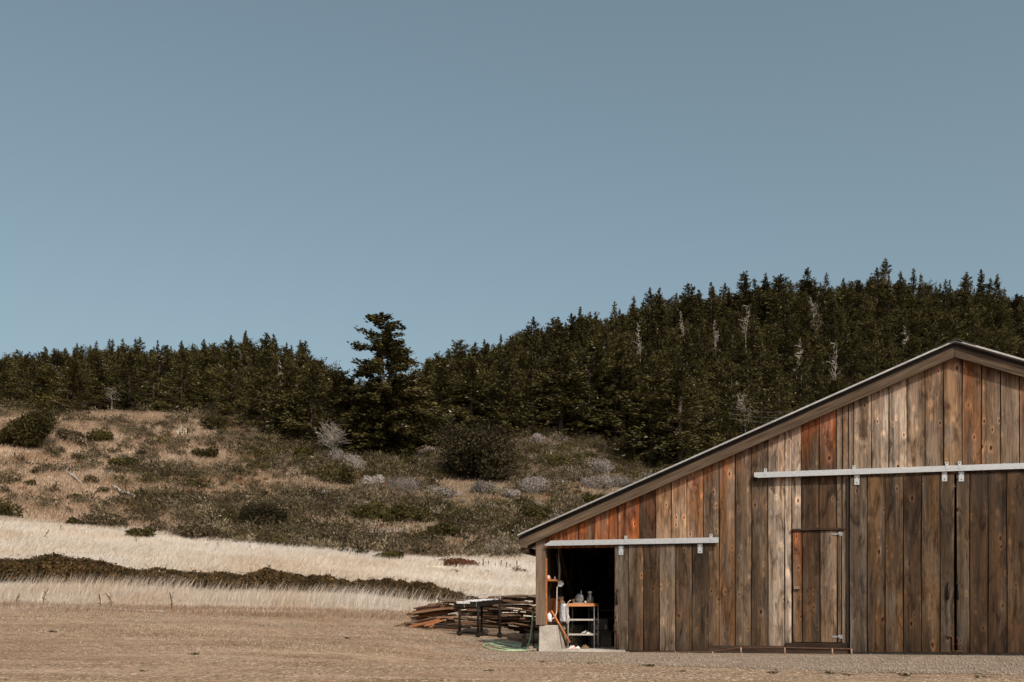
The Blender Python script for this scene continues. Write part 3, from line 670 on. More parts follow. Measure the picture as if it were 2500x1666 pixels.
# concrete: floor slab inside with its worn edge, apron outside
def blob_sheet(name, pts, zt, mat, parent=None, thick=0.12, kind=None, amp=0.02, n=9):
    P = []
    for (a, b) in zip(pts, pts[1:] + pts[:1]):
        L = math.dist(a, b); k = max(1, int(L / 0.25))
        for i in range(k):
            s_ = i / k; P.append((a[0] + (b[0] - a[0]) * s_ + random.uniform(-amp, amp), a[1] + (b[1] - a[1]) * s_ + random.uniform(-amp, amp)))
    m = MB(); n = len(P); m.add([(x, y, zt) for x, y in P] + [(x, y, zt - thick) for x, y in P], [tuple(range(n))] + [(i, i + n, (i + 1) % n + n, (i + 1) % n) for i in range(n)])
    o = m.build(name, mat, parent)
    if kind: o['kind'] = kind
    return o
fl = blob_sheet('barn_floor', [(uo0 + 0.245, -0.12), (uo1 + 0.2, -0.10), (uo1 + 0.3, 0.06), (uRt - 0.1, 0.06), (uRt - 0.1, DEP - 0.1), (uo0 + 0.245, DEP - 0.1)], 0.045, M['concrete'], BARN, 0.2, amp=0.006)
def W(u, v, z=0.0): q = np.array([X0, Y0, 0]) + u * UD + v * WD; return (q[0], q[1], z)
def apron_mat():
    m, t, p = nodes('gritty_apron', 0.93, 0.12)
    v = mapped(t, None, (1, 1, 1)); a = noise(t, v, 1.1, 6, 0.65); b_ = noise(t, v, 42, 4, 0.7); c_ = noise(t, mapped(t, None, (0.5, 1.6, 1)), 3.5, 5, 0.65)
    c = ramp(t, a, [(0.3, (0.17, 0.132, 0.098)), (0.52, (0.250, 0.202, 0.155)), (0.74, (0.36, 0.30, 0.24))])
    c = mix(t, c, ramp(t, b_, [(0.33, 0.55), (0.5, 1.0), (0.68, 1.5)])); c = mix(t, c, ramp(t, c_, [(0.3, 0.8), (0.7, 1.2)]))
    t.links.new(c, p.inputs['Base Color']); bump(t, p, b_, 0.7, 0.02); return m
ap_pts = [(ux(1230), 0.5), (ux(1290), -0.5), (ux(1165), -1.0), (ux(1180), -1.9), (ux(1290), -3.0), (ux(1500), -4.3), (ux(1750), -5.2), (ux(2000), -6.0), (ux(2300), -6.2), (ux(2500) + 1, -6.4), (uRt + 2, -6.6), (uRt + 2, 0.05), (uL + 0.2, 0.05)]
# denser fan of the apron so that it follows the ground
def draped(name, poly, mat, dz=0.006, step=0.09):
    P = np.array(poly); x0, y0 = P.min(0); x1, y1 = P.max(0)
    xs = np.arange(x0, x1, step); ys = np.arange(y0, y1, step); A, B = np.meshgrid(xs, ys, indexing='ij')
    inside = np.zeros(A.shape, bool); n = len(P)
    for i in range(n):
        (xa, ya), (xb, yb) = P[i], P[(i + 1) % n]
        c = ((ya > B) != (yb > B)) & (A < (xb - xa) * (B - ya) / (yb - ya + 1e-12) + xa); inside ^= c
    wob = 0.09 * np.sin(A * 3.1) * np.sin(B * 5.7 + A)
    wx = X0 + A * CT + (B + wob) * ST; wy = Y0 - A * ST + (B + wob) * CT
    Zz = H(wx, wy) + dz
    id_ = np.arange(A.size).reshape(A.shape); ok = inside[:-1, :-1] & inside[1:, :-1] & inside[1:, 1:] & inside[:-1, 1:]
    q = np.stack([id_[:-1, :-1], id_[1:, :-1], id_[1:, 1:], id_[:-1, 1:]], -1)[ok]
    me = quick_mesh(name, np.stack([wx, wy, Zz], -1).reshape(-1, 3), q, mat, smooth=True)
    return new_obj(name, me)
tag(draped('concrete_apron', ap_pts, apron_mat()), kind='structure')

def gravel(n, seed):
    rg = np.random.default_rng(seed); u = rg.uniform(ux(1150), ux(2500) + 0.6, n); e = np.interp(u, [q[0] for q in ap_pts[3:11]], [q[1] for q in ap_pts[3:11]]); v = e * rg.random(n) ** 0.7 + rg.normal(0, 0.15, n) - 0.3
    k = n // 5; u[:k] = rg.normal(ux(1150), 0.7, k); v[:k] = rg.normal(1.9, 0.5, k)
    x = X0 + u * CT + v * ST; y = Y0 - u * ST + v * CT; z = H(x, y) + 0.010; r_ = rg.uniform(0.004, 0.013, n) * rg.choice([1, 1, 1.8], n)
    D_ = np.array([[1, 0, 0], [0, 1, 0], [-1, 0, 0], [0, -1, 0], [0, 0, 0.8], [0, 0, -0.8]]); a = rg.uniform(0, 6.28, n); R2 = np.stack([np.cos(a), -np.sin(a), np.sin(a), np.cos(a)], -1).reshape(n, 2, 2)
    V = np.repeat(D_[None], n, 0) * (1 + rg.uniform(-0.3, 0.3, (n, 6, 1))) * r_[:, None, None]; V[..., :2] = np.einsum('nij,nkj->nki', R2, V[..., :2]); V += np.stack([x, y, z], -1)[:, None]
    T = np.array([[0, 1, 4], [1, 2, 4], [2, 3, 4], [3, 0, 4], [1, 0, 5], [2, 1, 5], [3, 2, 5], [0, 3, 5]]); Fq = (T[None] + 6 * np.arange(n)[:, None, None]).reshape(-1, 3)
    o = new_obj('gravel', quick_mesh('gravel', V.reshape(-1, 3), Fq, M['rock'])); tag(o, 'loose grit and small stones along the barn apron', 'gravel', kind='stuff')
gravel(16000, 91)
# ------------------------------------------------------------------ things in and around the opening
def thing(name, label, cat, loc, rz=0.0, group=None):
    o = empty(name, loc, rz); tag(o, label, cat, group); return o
def B(u, v, z=0.0): return W(u, v, z)
# cart
zt, ztb = zy(1420, 1474, 0.55), 0.045
cu0, cu1 = ux(1387, 0.55), ux(1451, 0.55); cw = cu1 - cu0
cart = thing('utility_cart', 'three-tier metal cart with bright butcher-block top inside the doorway', 'cart', B(cu0, 0.55, 0.045), -TH)
zc = lambda py: zy(1420, py, 0.55) - 0.045
MB().box(-0.015, cw + 0.015, -0.02, 0.46, zc(1481), zc(1473.5)).build('cart_top', M['cartwood'], cart, bevel=0.004)
for py in (1513.5, 1549.5):
    m = MB(); z = zc(py); m.box(0.012, cw - 0.012, 0.0, 0.44, z - 0.005, z + 0.004); m.box(0.012, cw - 0.012, -0.012, -0.002, z - 0.016, z + 0.016); m.box(0.012, cw - 0.012, 0.44, 0.45, z - 0.016, z + 0.016)
    m.build('shelf', M['whitepaint'], cart)
for (x, y) in ((0.0, -0.005), (cw, -0.005), (0.0, 0.445), (cw, 0.445)):
    m = MB(); m.tube([(x, y, 0.045), (x, y, zc(1481))], 0.011, 8); l = m.build('leg', M['chrome'], cart)
    m = MB(); m.lathe([(0.012, -0.011), (0.026, -0.009), (0.026, 0.009), (0.012, 0.011)], (x, y, 0.026), 12, 0, 'x'); m.build('caster', M['dialgrey'], l)
# disc shaped slicer
sl = thing('slicer', 'dull metal slicer with round blade guard on the cart top', 'slicer', B(ux(1415, 0.7), 0.7, 0.045 + zc(1473.5)), -TH)
m = MB(); m.lathe([(0.02, -0.02), (0.085, -0.018), (0.09, -0.006), (0.09, 0.006), (0.06, 0.014)], (0, 0, 0.105), 24, 0, 'y'); m.build('blade_guard', M['dialgrey'], sl)
MB().box(-0.12, 0.085, -0.05, 0.10, 0.0, 0.022).build('base', M['dialgrey'], sl)
m = MB(); m.tube([(0.035, 0.02, 0.15), (0.028, 0.03, 0.26)], 0.010, 8); m.build('handle', M['whitepaint'], sl)
MB().box(-0.14, -0.09, -0.02, 0.05, 0.022, 0.09).build('carriage', M['innerwood'], sl)
lp = thing('glass_carafe', 'smoky glass carafe with metal collar at the right of the cart top', 'carafe', B(ux(1440.5, 0.75), 0.75, 0.045 + zc(1473.5)), -TH)
m = MB(); m.lathe([(0.06, 0.0), (0.075, 0.03), (0.07, 0.10), (0.04, 0.17), (0.035, 0.20), (0.05, 0.235)], n=18); m.build('glass_body', M['glass'], lp)
m = MB(); m.lathe([(0.042, 0.20), (0.044, 0.215), (0.053, 0.236), (0.0, 0.242)], n=18); m.build('collar', M['chrome'], lp)
m = MB(); m.lathe([(0.018, 0), (0.030, 0.004), (0.026, 0.035), (0.02, 0.05), (0.0, 0.052)], n=12)
o = m.build('tin_cup', M['chrome'], None, B(ux(1429, 0.6), 0.6, 0.045 + zc(1473.5))); tag(o, 'small shiny tin cup between the slicer and the carafe', 'cup')
# cloths
def rag(name, label, cat, loc, sx, sy, hz, mats, seed, group=None):
    rg = np.random.default_rng(seed); n = 16; m = MB(); P = []
    for i in range(n + 1):
        for j in range(n + 1):
            a, b = i / n * 2 - 1, j / n * 2 - 1; r_ = min(1, math.hypot(a, b)); 
            h = hz * max(0, 1 - r_ ** 2) * (0.55 + 0.45 * math.sin(a * 7 + seed) * math.cos(b * 6 + a * 3)) + hz * 0.25 * rg.random() * (1 - r_)
            P.append((a * sx * (1 + 0.1 * math.sin(b * 5)), b * sy * (1 + 0.12 * math.sin(a * 6)), max(h, 0.0) + 0.004))
    fs = [(i * (n + 1) + j, (i + 1) * (n + 1) + j, (i + 1) * (n + 1) + j + 1, i * (n + 1) + j + 1) for i in range(n) for j in range(n)]
    m.add(P, fs, 0, True)
    for i, _ in enumerate(fs): m.m[i] = int((math.sin(i * 0.37 + seed) > 0.35)) if isinstance(mats, list) else 0
    o = m.build(name, mats, None, loc, (0, 0, -TH)); s_ = o.modifiers.new('solid', 'SOLIDIFY'); s_.thickness = 0.006
    tag(o, label, cat, group); return o
rag('folded_cloth', 'white cloth with dark stripes heaped on the lowest cart shelf', 'cloth', B(ux(1432, 0.7), 0.72, 0.045 + zc(1549.5) + 0.006), 0.13, 0.12, 0.075, [M['cloth'], M['iron']], 3)
rag('rag', 'red and white rag on the floor at the foot of the ladder', 'rag', B(ux(1397, 0.35), 0.38, 0.047), 0.085, 0.09, 0.07, [M['cloth'], M['clothred']], 5)
rag('rag', 'plain white rag on the floor under the cart', 'rag', B(ux(1411, 0.42), 0.42, 0.047), 0.05, 0.08, 0.05, M['cloth'], 9)
rag('sack', 'crumpled brown sack on the floor under the cart', 'sack', B(ux(1429, 0.55), 0.5, 0.047), 0.085, 0.09, 0.08, M['sack'], 13)
# feed bag on the sill
u, z = ux(1374, 0.9), zf + 0.062
bg_ = thing('feed_bag', 'tall silvery bag with dark crumpled top standing on the concrete wall', 'bag', B(ux(1376, 0.55), 0.55, z), -TH)
m = MB(); rgb = np.random.default_rng(4); P = []; n = 20; K = 12
for k in range(K + 1):
    zz = 0.36 * k / K; rr = 0.085 * (1.0 - 0.25 * (k / K) ** 2)
    for i in range(n):
        a = 2 * math.pi * i / n; q = rr * (1 + 0.07 * math.sin(a * 5 + k * 0.8) + rgb.uniform(-0.035, 0.035)); P.append((q * math.cos(a), q * 0.8 * math.sin(a), zz))
m.add(P, [(k * n + i, k * n + (i + 1) % n, (k + 1) * n + (i + 1) % n, (k + 1) * n + i) for k in range(K) for i in range(n)] + [tuple(range(n)), tuple(range(K * n, K * n + n))], 0, True)
m.build('bag_body', M['bag'], bg_)
m = MB(); P = []
for k in range(5):
    for i in range(14):
        a = 2 * math.pi * i / 14; q = (0.065, 0.045, 0.03, 0.05, 0.07)[k] * (1 + rgb.uniform(-0.25, 0.25)); P.append((q * math.cos(a) - 0.02 - 0.012 * k, q * 0.7 * math.sin(a), 0.36 + 0.035 * k + rgb.uniform(-0.01, 0.01)))
m.add(P, [(k * 14 + i, k * 14 + (i + 1) % 14, (k + 1) * 14 + (i + 1) % 14, (k + 1) * 14 + i) for k in range(4) for i in range(14)])
m.build('bag_top', M['sack'], bg_)
# jug
jg = thing('plastic_jug', 'white plastic jug with red cap on the sill beside the post', 'jug', B(ux(1341, 0.3), 0.30, zf + 0.062), -TH)
m = MB(); m.lathe([(0.045, 0.0), (0.05, 0.01), (0.05, 0.12), (0.042, 0.15), (0.02, 0.175), (0.018, 0.185)], n=16); m.build('jug_body', M['plastic'], jg)
m = MB(); m.lathe([(0.021, 0.183), (0.021, 0.21), (0.0, 0.211)], n=14); m.build('cap', M['red'], jg)
# shelf on the left wall
zs_ = zy(1345, 1420, 0.35)
m = MB(); m.box(uL + 0.08, uL + 0.34, 0.12, 0.95, zs_, zs_ + 0.035); m.box(uL + 0.08, uL + 0.11, 0.2, 0.9, zs_ - 0.12, zs_ - 0.003)
m.build('wall_shelf', M['orangewood'], BARN)
m = MB(); m.lathe([(0.02, 0), (0.026, 0.01), (0.022, 0.045), (0.010, 0.055), (0.010, 0.07), (0, 0.072)], n=12); o = m.build('small_bottle', M['greybox'], None, B(uL + 0.27, 0.42, zs_ + 0.036)); tag(o, 'small grey bottle standing on the wall shelf', 'bottle')
m = MB(); m.lathe([(0.04, 0), (0.045, 0.02), (0.02, 0.08), (0.01, 0.085)], n=12); o = m.build('funnel', M['clothred'], None, B(uL + 0.18, 0.26, zs_ + 0.036)); tag(o, 'reddish funnel on the wall shelf next to the post', 'funnel')
u_, v_ = uL + 0.37, 0.5; zb1, zb0 = zy(1360, 1419, 0.5), zy(1360, 1433, 0.5)
eb = thing('junction_box', 'grey electrical box with plug at the end of the wall shelf', 'electrical box', B(u_, v_, zb0), -TH)
MB().box(-0.045, 0.035, -0.04, 0.05, 0, zb1 - zb0).build('box_body', M['greybox'], eb, bevel=0.006)
m = MB(); m.lathe([(0.024, 0.036), (0.024, 0.06), (0.012, 0.064)], (0, 0, 0.05), 10, 0, 'x'); m.build('plug', M['plastic'], eb)
m = MB(); m.tube([(-0.02, 0, zb1 - zb0), (-0.03, 0.01, 0.5), (-0.05, 0.02, 0.8)], 0.006, 6); m.build('conduit', M['greybox'], eb)
def smooth_path(P, n=8):
    P = [np.array(p, float) for p in P]; Q = []
    for i in range(len(P) - 1):
        a, b, c, d = P[max(i - 1, 0)], P[i], P[i + 1], P[min(i + 2, len(P) - 1)]
        for k in range(n):
            s = k / n; Q.append(0.5 * ((2 * b) + (-a + c) * s + (2 * a - 5 * b + 4 * c - d) * s * s + (-a + 3 * b - 3 * c + d) * s ** 3))
    Q.append(P[-1]); return [tuple(q) for q in Q]
def inside(px, py, v): return B(ux(px, v), v, zy(px, py, v))
m = MB(); m.tube(smooth_path([inside(1360, 1433, 0.48), inside(1359.5, 1460, 0.45), inside(1359, 1490, 0.42), inside(1355, 1505, 0.38), inside(1349, 1511, 0.34), inside(1344, 1512, 0.31)]), 0.011, 8)
o = m.build('white_cord', M['whitepaint']); tag(o, 'thick white cord hanging in an arc from the grey electrical box', 'cord')
m = MB(); m.tube(smooth_path([inside(1394, 1465.5, 0.5), inside(1389, 1469, 0.47), inside(1385, 1476, 0.45), inside(1384.5, 1490, 0.46), inside(1389, 1505, 0.47), inside(1391, 1513, 0.47), inside(1388, 1520, 0.47), inside(1383.5, 1520, 0.47), inside(1386, 1500, 0.46), inside(1383.5, 1483, 0.46)]), 0.007, 8)
o = m.build('white_cord', M['whitepaint']); tag(o, 'thin white cord looped over the corner of the cart', 'cord')
# leaning red boards
for i, (v, h_, du, lab) in enumerate(((0.62, 0.47, 0.20, 'tallest red-brown board leaning inside behind the white jug'), (0.80, 0.44, 0.23, 'middle red-brown board leaning inside behind the white jug'), (0.98, 0.36, 0.26, 'shorter red-brown board leaning behind the hanging cord'), (1.12, 0.28, 0.29, 'shortest red-brown board leaning behind the hanging cord'))):
    m = MB(); m.box(-0.01, 0.015, -0.075, 0.075, 0, h_); o = m.build('leaning_board', M['redwood'], None, B(uL + du, v, zf + 0.063), (0, R(-6), -TH + R(68)))
    tag(o, lab, 'board', 'red boards leaning inside the doorway')
# orange handle leaning on the foundation, dark pole beside it
a, b = inside(1346, 1491, 0.10), inside(1391, 1569, 0.35)
m = MB(); m.tube([a, tuple((np.array(a) + np.array(b)) / 2), b], [0.017, 0.019, 0.021], 10); o = m.build('wooden_handle', M['orangewood']); tag(o, 'long orange wooden handle leaning against the concrete wall', 'tool handle')
a, b = inside(1363, 1520, 0.20), inside(1383, 1577, 0.30)
m = MB(); m.tube([a, b], 0.022, 8); o = m.build('dark_pole', M['darkwood']); tag(o, 'dark pole leaning beside the orange handle', 'pole')
# slatted ladder
lad = thing('step_ladder', 'slatted pale ladder leaning behind the cart', 'ladder', B(ux(1402, 0.75), 0.9, 0.047), -TH)
lean = R(-22)
for y_ in (-0.07, 0.07):
    m = MB(); m.box(y_ - 0.008, y_ + 0.008, -0.012, 0.012, 0, 0.62, rot=(0, lean, 0), org=(0, 0, 0)); m.build('rail', M['blacksteel'], lad)
for k in range(11):
    s_ = 0.05 + k * 0.052; m = MB(); m.box(-0.075, 0.075, -0.02, 0.02, s_, s_ + 0.022, rot=(0, lean, 0), org=(0, 0, 0)); m.build('slat', M['pile_b'], lad)
# dim things at the back
rk = thing('storage_rack', 'dim metal rack standing in the dark behind the cart', 'rack', B(ux(1478, 1.9), 1.9, 0.047), -TH)
for x in (-0.35, 0.35):
    for y in (0, 0.4):
        m = MB(); m.tube([(x, y, 0), (x, y, 0.95)], 0.011, 6); m.build('leg', M['dialgrey'], rk)
for zz in (0.32, 0.58, 0.75):
    MB().box(-0.36, 0.36, -0.01, 0.41, zz, zz + 0.018).build('shelf', M['innerwood'], rk)
for i, (x, h_, mt, lab) in enumerate(((-0.2, 0.10, 'greybox', 'pale jar on the dim rack left of the others'), (0.0, 0.13, 'pane', 'dusty brown jar in the middle of the dim rack'), (0.2, 0.16, 'greybox', 'tall pale jar at the right of the dim rack'))):
    m = MB(); m.lathe([(0.04, 0), (0.045, 0.01), (0.043, h_ * 0.75), (0.028, h_ * 0.85), (0.03, h_), (0, h_)], n=12); q = np.array([x, 0.1]); p_ = np.array(B(ux(1478, 1.9) + x, 2.0, 0.047 + 0.34))
    o = m.build('jar', M[mt], None, tuple(p_)); tag(o, lab, 'jar', 'jars on the dim rack')
o = MB().box(-0.09, 0.09, 0, 0.006, 0, 0.26).build('pinned_notice', M['paper'], None, B(ux(1394, 5.98), 5.985, zy(1394, 1397, 5.98)), (0, 0, -TH)); tag(o, 'yellowed paper notice pinned on the dark inner partition', 'notice')
wn = empty('inner_window', (ux(1492, 5.97), 5.975, zy(1492, 1415, 5.97)), 0, BARN)
zz = zy(1492, 1352, 5.97) - zy(1492, 1415, 5.97)
m = MB(); m.box(-0.055, 0.055, 0, 0.008, 0.01, zz - 0.01); m.build('pane', M['pane'], wn)
m = MB(); m.box(-0.012, 0.012, -0.012, -0.002, 0, zz); m.box(-0.06, 0.06, -0.014, -0.003, zz * 0.48, zz * 0.54); m.build('frame', M['darkwood'], wn)

for i, (px, v, zb_, w_, h_, mt, lab) in enumerate(((1412, 2.6, 0.05, 0.30, 0.34, 'innerwood', 'dim brown wooden crate on the floor left in the dark doorway'), (1462, 3.0, 0.05, 0.36, 0.55, 'greybox', 'dim grey cabinet in the dark behind the cart'), (1480, 2.4, 0.05, 0.22, 0.28, 'pane', 'dim dusty box on the floor beside the rack'))):
    m = MB(); m.box(-w_ / 2, w_ / 2, 0, w_, 0, h_); m.box(-w_ / 2 - 0.012, w_ / 2 + 0.012, -0.012, -0.001, h_ * 0.42, h_ * 0.56); m.box(-w_ / 2 - 0.012, w_ / 2 + 0.012, -0.014, -0.001, h_ * 0.9, h_ + 0.015)
    o = m.build('crate' if i != 1 else 'cabinet', M[mt], None, B(ux(px, v), v, zb_), (0, 0, -TH + 0.1 * i)); tag(o, lab, 'crate' if i != 1 else 'cabinet')
m = MB(); m.tube(smooth_path([B(uL + 0.2, 0.9, 1.95), B(uL + 0.24, 0.95, 1.6), B(uL + 0.2, 1.0, 1.25), B(uL + 0.26, 1.02, 1.6), B(uL + 0.22, 0.98, 1.95)]), 0.008, 6); o = m.build('hanging_rope', M['pane']); tag(o, 'loop of dusty rope hanging high inside the doorway', 'rope')
# threshold rubble, stump under the eave, stones
def stone(name, label, cat, loc, s, mat, seed, group=None, rz=0):
    rg = np.random.default_rng(seed); m = MB(); P = []; n, k = 12, 7
    for i in range(k + 1):
        th = math.pi * i / k
        for j in range(n):
            ph = 2 * math.pi * j / n; r_ = 1 + rg.uniform(-0.16, 0.16)
            P.append((s[0] * r_ * math.sin(th) * math.cos(ph), s[1] * r_ * math.sin(th) * math.sin(ph), s[2] * (r_ * math.cos(th) * 0.9 + 0.75)))
    m.add(P, [(i * n + j, i * n + (j + 1) % n, (i + 1) * n + (j + 1) % n, (i + 1) * n + j) for i in range(k) for j in range(n)])
    o = m.build(name, mat, None, loc, (0, 0, rz)); tag(o, label, cat, group); return o
for i, (px, D, s) in enumerate(((1297, 19.6, 0.085), (1288, 19.9, 0.055), (1305, 19.4, 0.05), (1292, 19.3, 0.035))):
    stone('stone', ['largest broken stone in the rubble at the barn corner', 'rounded stone left of the largest one at the barn corner', 'small stone touching the barn foundation', 'smallest stone in front of the rubble at the barn corner'][i], 'stone', tuple(at(px, D)), (s, s * 0.8, s * 0.7), M['rock'], 20 + i, 'stones at the barn corner')
p = at(1276, 20.9); m = MB(); m.prism([(-0.04, 0), (0.11, 0), (0.07, 0.12), (0.03, 0.32), (-0.05, 0.26), (-0.03, 0.12)], 0, 0.05)
o = m.build('broken_plank', M['pile_b'], None, tuple(p), (0, R(6), 0)); tag(o, 'short broken pale plank standing in the hose coil', 'plank')
# hose
hz = lambda px, D, dz=0.02: (lambda q: (q[0], q[1], q[2] + dz))(at(px, D))
P = [(0, 0)]
pts = []
c = at(1232, 20.6)
for k in range(38):
    a = k * 0.55; rr = 0.40 + 0.20 * math.sin(k * 0.61) + 0.07 * math.sin(k * 0.23)
    x = c[0] + rr * math.cos(a) * 1.05 + 0.16 * math.sin(k * 0.37); y = c[1] + rr * math.sin(a) * 2.0 + 0.35 * math.cos(k * 0.29)
    pts.append((x, y, float(H(x, y)) + 0.014 + 0.003 * (k % 5)))
q0 = at(1180, 22.3); pts = [(q0[0], q0[1], q0[2] + 0.015), (q0[0] + 0.28, q0[1] - 0.5, float(H(q0[0] + 0.28, q0[1] - 0.5)) + 0.015)] + pts
e1 = at(1280, 20.6)
def pt(px, py, D): return ((px - 1250) / F * D, D, HC + (HOR - py) / F * D)
pts += [pt(1276, 1588, 20.6), pt(1288, 1578, 20.7), pt(1294, 1560, 20.8), pt(1298, 1535, 20.9), pt(1301, 1510, 21.0), pt(1302, 1492, 21.0)]
m = MB(); m.tube(smooth_path(pts, 6), 0.0155, 8); o = m.build('garden_hose', M['hose']); tag(o, 'green garden hose coiled on the ground and hanging from a standpipe', 'hose')
sp = thing('standpipe', 'thin iron standpipe with tap beside the barn corner holding the hose', 'water tap', tuple(at(1303, 21.0)))
zt_ = pt(1303, 1484, 21.0)[2] - at(1303, 21.0)[2]
m = MB(); m.tube([(0, 0, 0), (0, 0, zt_)], 0.013, 8); m.build('pipe', M['iron'], sp)
m = MB(); m.tube([(0.0, 0, zt_ - 0.02), (-0.03, -0.02, zt_), (-0.01, -0.02, zt_ - 0.07)], 0.014, 8); m.lathe([(0.02, 0.02), (0.02, 0.03)], (0, 0, zt_), 10); m.build('tap', M['rust'], sp)

# griddle table: long side runs back to the right
gp = [onground(1120, 1574), onground(1167, 1573), onground(1180, 1564), onground(1226, 1566)]
GD = 23.2
def gpt(px, D): return at(px, D)
A_ = gpt(1122, GD); Bc = gpt(1167, GD - 0.12)
ex = np.array([1.0, -0.25]); ex /= np.linalg.norm(ex); ey = np.array([0.60, 1.0]); ey /= np.linalg.norm(ey)
gt = thing('griddle_table', 'black wheeled griddle table with foil on top before the board pile', 'griddle', tuple(A_))
Hh = 0.80; L1, L2 = 0.45, 0.95
def gl(a, b, z=0.0):
    q = ex * a + ey * b; zz = float(H(A_[0] + q[0], A_[1] + q[1])) - A_[2]; return (q[0], q[1], zz + z)
corners = [(0, 0), (L1, 0), (0, L2), (L1, L2)]
tz = lambda a, b: Hh + 0.075 * b
def gq(a, b, z): q = ex * a + ey * b; return (q[0], q[1], z)
for i, (a, b) in enumerate(corners):
    g0 = gl(a, b); m = MB(); m.tube([(g0[0], g0[1], g0[2] + 0.10), gq(a, b, tz(a, b) - 0.10)], 0.030, 8); lg = m.build('leg', M['blacksteel'], gt)
    m = MB(); m.lathe([(0.02, -0.018), (0.068, -0.016), (0.072, 0.0), (0.068, 0.016), (0.02, 0.018)], (g0[0], g0[1], g0[2] + 0.072), 18, 0, 'y')
    m.tube([(g0[0] - 0.03, g0[1], g0[2] + 0.072), (g0[0], g0[1], g0[2] + 0.16)], 0.014, 6); m.build('wheel', M['blacksteel'], lg)
o_ = 0.06
def slab(a0, a1, b0, b1, zlo, zhi, mi=0, mm=None):
    m = mm or MB(); P = [gq(a, b, tz(a, b) + z) for z in (zlo, zhi) for a, b in ((a0, b0), (a1, b0), (a1, b1), (a0, b1))]
    m.add(P, [(3, 2, 1, 0), (4, 5, 6, 7), (0, 1, 5, 4), (1, 2, 6, 5), (2, 3, 7, 6), (3, 0, 4, 7)], mi); return m
slab(-o_ - 0.04, L1 + 0.0, -o_, L2 + 0.1, -0.12, -0.02).build('griddle_body', M['blacksteel'], gt)
# crumpled foil sheet
m = MB(); P = []; n1, n2 = 14, 26; rg = np.random.default_rng(8)
for i in range(n1 + 1):
    for j in range(n2 + 1):
        a = -0.07 + (L1 + 0.06) * i / n1; b = -0.04 + (L2 + 0.10) * j / n2; P.append(gq(a, b, tz(a, b) - 0.012 + rg.uniform(0, 0.022)))
m.add(P, [(i * (n2 + 1) + j, (i + 1) * (n2 + 1) + j, (i + 1) * (n2 + 1) + j + 1, i * (n2 + 1) + j + 1) for i in range(n1) for j in range(n2)])
m.build('foil_sheet', M['foil'], gt)
m = slab(-0.02, L1 - 0.16, -0.085, -0.068, -0.045, 0.01); m.build('foil_lip', M['foil'], gt)
m = MB()
for a in (0.16, L1): m.tube([gq(a, -0.08, tz(0, 0) - 0.13), gq(a, -0.08, tz(0, 0) + 0.12), gq(a, 0.1, tz(0, 0.1) + 0.13), gq(a, 0.9, tz(0, 0.9) + 0.12)], 0.005, 5)
m.tube([gq(L1, 0.75, tz(0, 0.75) - 0.02), gq(L1, 0.75, tz(0, 0.75) + 0.09)], 0.008, 5); m.tube([gq(L1 - 0.02, 1.02, tz(0, 1.02) - 0.02), gq(L1 - 0.02, 1.02, tz(0, 1.02) + 0.12)], 0.008, 5)
m.tube([gq(L1, 0.75, tz(0, 0.75) + 0.05), gq(L1 - 0.02, 1.02, tz(0, 1.02) + 0.05)], 0.008, 5)
m.build('wire_rack', M['chrome'], gt)

# ------------------------------------------------------------------ pile of salvaged boards
def board_mesh(L, wd, th, seed, mat):
    rg = np.random.default_rng(seed); n = 9; m = MB(); P = []; bend = rg.uniform(-0.012, 0.012); sk0, sk1 = rg.uniform(-0.08, 0.08, 2)
    for i in range(n + 1):
        s = i / n; x = L * s; off = bend * math.sin(math.pi * s); tap = 1 - 0.25 * (s < 0.01) * rg.random() - 0.25 * (s > 0.99) * rg.random()
        for (a, b) in ((-1, -1), (1, -1), (1, 1), (-1, 1)):
            sk = (sk0 if i == 0 else sk1 if i == n else 0) * a
            P.append((x + sk, a * wd / 2 * tap + rg.uniform(-0.004, 0.004), off + b * th / 2 + rg.uniform(-0.003, 0.003)))
    fs = [(i * 4 + k, i * 4 + (k + 1) % 4, (i + 1) * 4 + (k + 1) % 4, (i + 1) * 4 + k) for i in range(n) for k in range(4)] + [(3, 2, 1, 0), (4 * n, 4 * n + 1, 4 * n + 2, 4 * n + 3)]
    m.add(P, fs); o = m.build('salvaged_board', mat); return o
PD = 25.0
xw = lambda px: (px - 1250) / F * PD
x_lo, x_hi = xw(950), xw(1400); cell = 0.08
nx, ny = int((x_hi - x_lo) / cell) + 1, 18; y_lo = PD - 0.1; 
HF = np.array([[float(H(x_lo + i * cell, y_lo + j * 0.08)) for j in range(ny)] for i in range(nx)])
G0 = HF.copy()
GRP = 'salvaged boards stacked in the pile beside the barn'
tops = ([950, 990, 1050, 1110, 1180, 1250, 1400], [1512, 1492, 1476, 1466, 1462, 1455, 1453])
rgp = np.random.default_rng(21); nb = 0
first_low = []
